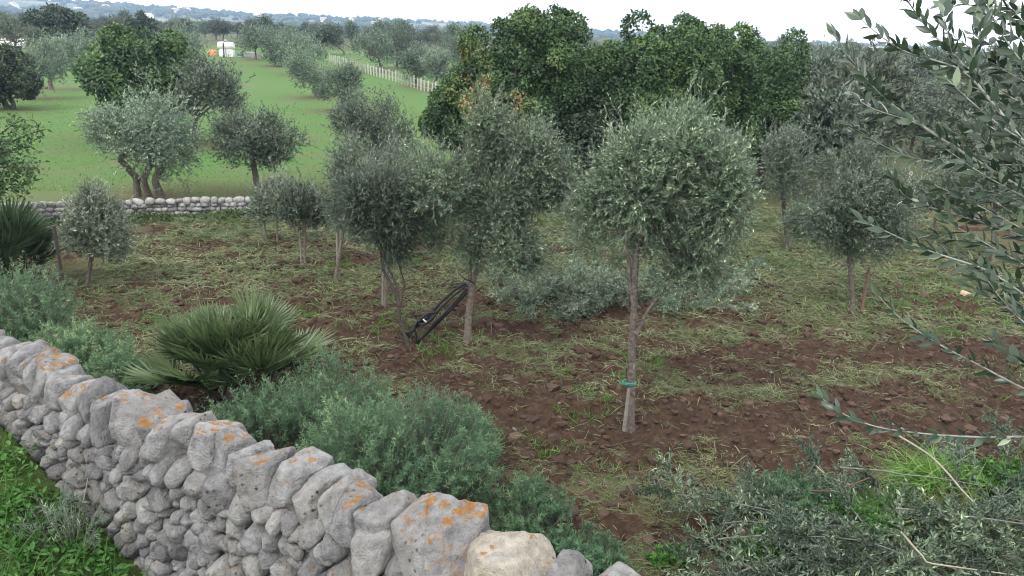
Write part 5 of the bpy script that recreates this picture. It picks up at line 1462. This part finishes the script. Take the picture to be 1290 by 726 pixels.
    tag(obj('bank_grass', mb.mesh('bank_grass', M['grass_green'])), 'rough green grass on the bank behind the near wall', 'grass', kind='stuff')
    n = 9000; x = r.uniform(FW[0][0] - 1, FW[3][0], n); y = FWY(x) - .25 - np.abs(r.normal(size=n)) * .55
    hgt = np.clip(.10 + .26 * fbm2(x, y, .9, 3, 181), .02, .4)
    d = norm(np.stack([r.normal(size=n), r.normal(size=n), r.normal(size=n) * .5 + .3], -1)); mb = MB()
    leaves(mb, np.stack([x, y, Z(x, y) + hgt * r.random(n)], -1), d, norm(rand_dirs(n, r) + np.array([0, 0, 1.2])), r.uniform(.07, .16, n), r.uniform(.03, .06, n), np.clip(r.normal(size=n) * .22 + .4, 0, 1))
    tag(obj('wall_weeds', mb.mesh('wall_weeds', M['weed_dull'])), 'green weeds along the foot of the far wall', 'weeds', kind='stuff')
    n = 22000; y = 23.5 + 30 * r.random(n) ** 1.6; x = r.uniform(-.75, .0, n) * y; k = y > FWY(x) + .3; x, y = x[k], y[k]; n = len(x)
    d = norm(np.stack([r.normal(size=n) * .5, r.normal(size=n) * .5, np.ones(n)], -1)); mb = MB(); sc = y / 30
    leaves(mb, np.stack([x, y, Z(x, y) - .01], -1), d, rand_dirs(n, r), r.uniform(.04, .09, n) * sc ** .5, .018 * sc, np.clip(r.normal(size=n) * .2 + .62 + .3 * fbm2(x, y, .3, 3, 191), 0, 1))
    tag(obj('meadow_grass', mb.mesh('meadow_grass', M['grass_green'])), 'short green grass of the meadow beyond the far wall', 'grass', kind='stuff')
    # pale stones in the soil
    protos = []
    for k in range(5):
        V, Fc = rock([(n_, r.uniform(.7, 1.1)) for n_ in rand_dirs(12, r)], 2, 9, k + 80); m_ = MB(); m_.add(V, Fc, r.uniform(.3, .7)); protos.append(m_.mesh('field_stone', M['stone_far'], True))
    for k in range(46):
        px, py = r.uniform(150, 1250), 290 + 260 * r.random() ** .8
        g = ground_d(px, py)
        if tilled(g[0], g[1]) < .7: continue
        o = obj('field_stone', protos[r.integers(5)], None, (g[0], g[1], g[2] + .015)); s_ = r.uniform(.012, .030); o.scale = (s_ * 1.4, s_, s_ * .8); o.rotation_euler = (0, 0, r.uniform(0, 6.28))
        tag(o, 'small pale stone lying on the tilled soil', 'stone', 'pale stones in the tilled soil')
    g = ground_d(1216, 377); mb = MB(); V, Fc = rock([(np.array(n_, float), q_) for n_, q_ in (((1, 0, 0), .14), ((-1, 0, 0), .14), ((0, 1, 0), .09), ((0, -1, 0), .09), ((0, 0, 1), .07), ((0, 0, -1), .07))], 3, 14, 3, .03)
    mb.add(V, Fc); o = obj('clay_block', mb.mesh('clay_block', M['terracotta'], True), None, g + np.array([0, 0, .04])); o.rotation_euler = (.2, .3, .6); tag(o, 'broken terracotta block on the soil behind the overhanging branch', 'clay block')
    # dry stalk before the wall
    b = place_xy(*at_z(105, 700, 1.35)[:2]); mb = MB()
    tube(mb, bez(np.array([0, 0, 0.]), np.array([.10, .05, .25]), np.array([.13, .12, .62]), 8), np.linspace(.007, .003, 8), 5); 
    tag(obj('dry_stalk', mb.mesh('dry_stalk', M['stick_pale'], True), None, b), 'single dry pale stalk standing in front of the near wall', 'stalk')

build_young()
build_meadow_trees()
build_ground()
build_wall()
build_far_wall()
build_grove()
build_hills()
build_farm()
build_shrubs()
build_brush()
build_overhang()
build_cover()

# ------------------------------------------------------------------ render settings
SC.view_settings.view_transform = 'Standard'; SC.view_settings.look = 'None'
SC.view_settings.exposure = 0.74; SC.view_settings.gamma = 1.0
SC.render.engine = 'CYCLES'
cy = SC.cycles
cy.max_bounces = 5; cy.diffuse_bounces = 3; cy.glossy_bounces = 2; cy.transmission_bounces = 3; cy.transparent_max_bounces = 4; cy.volume_bounces = 0
cy.filter_width = 1.05
cy.use_denoising = True
try: cy.denoiser = 'OPENIMAGEDENOISE'; cy.denoising_input_passes = 'RGB_ALBEDO_NORMAL'; cy.denoising_prefilter = 'ACCURATE'
except Exception: pass
cy.caustics_reflective = False; cy.caustics_refractive = False
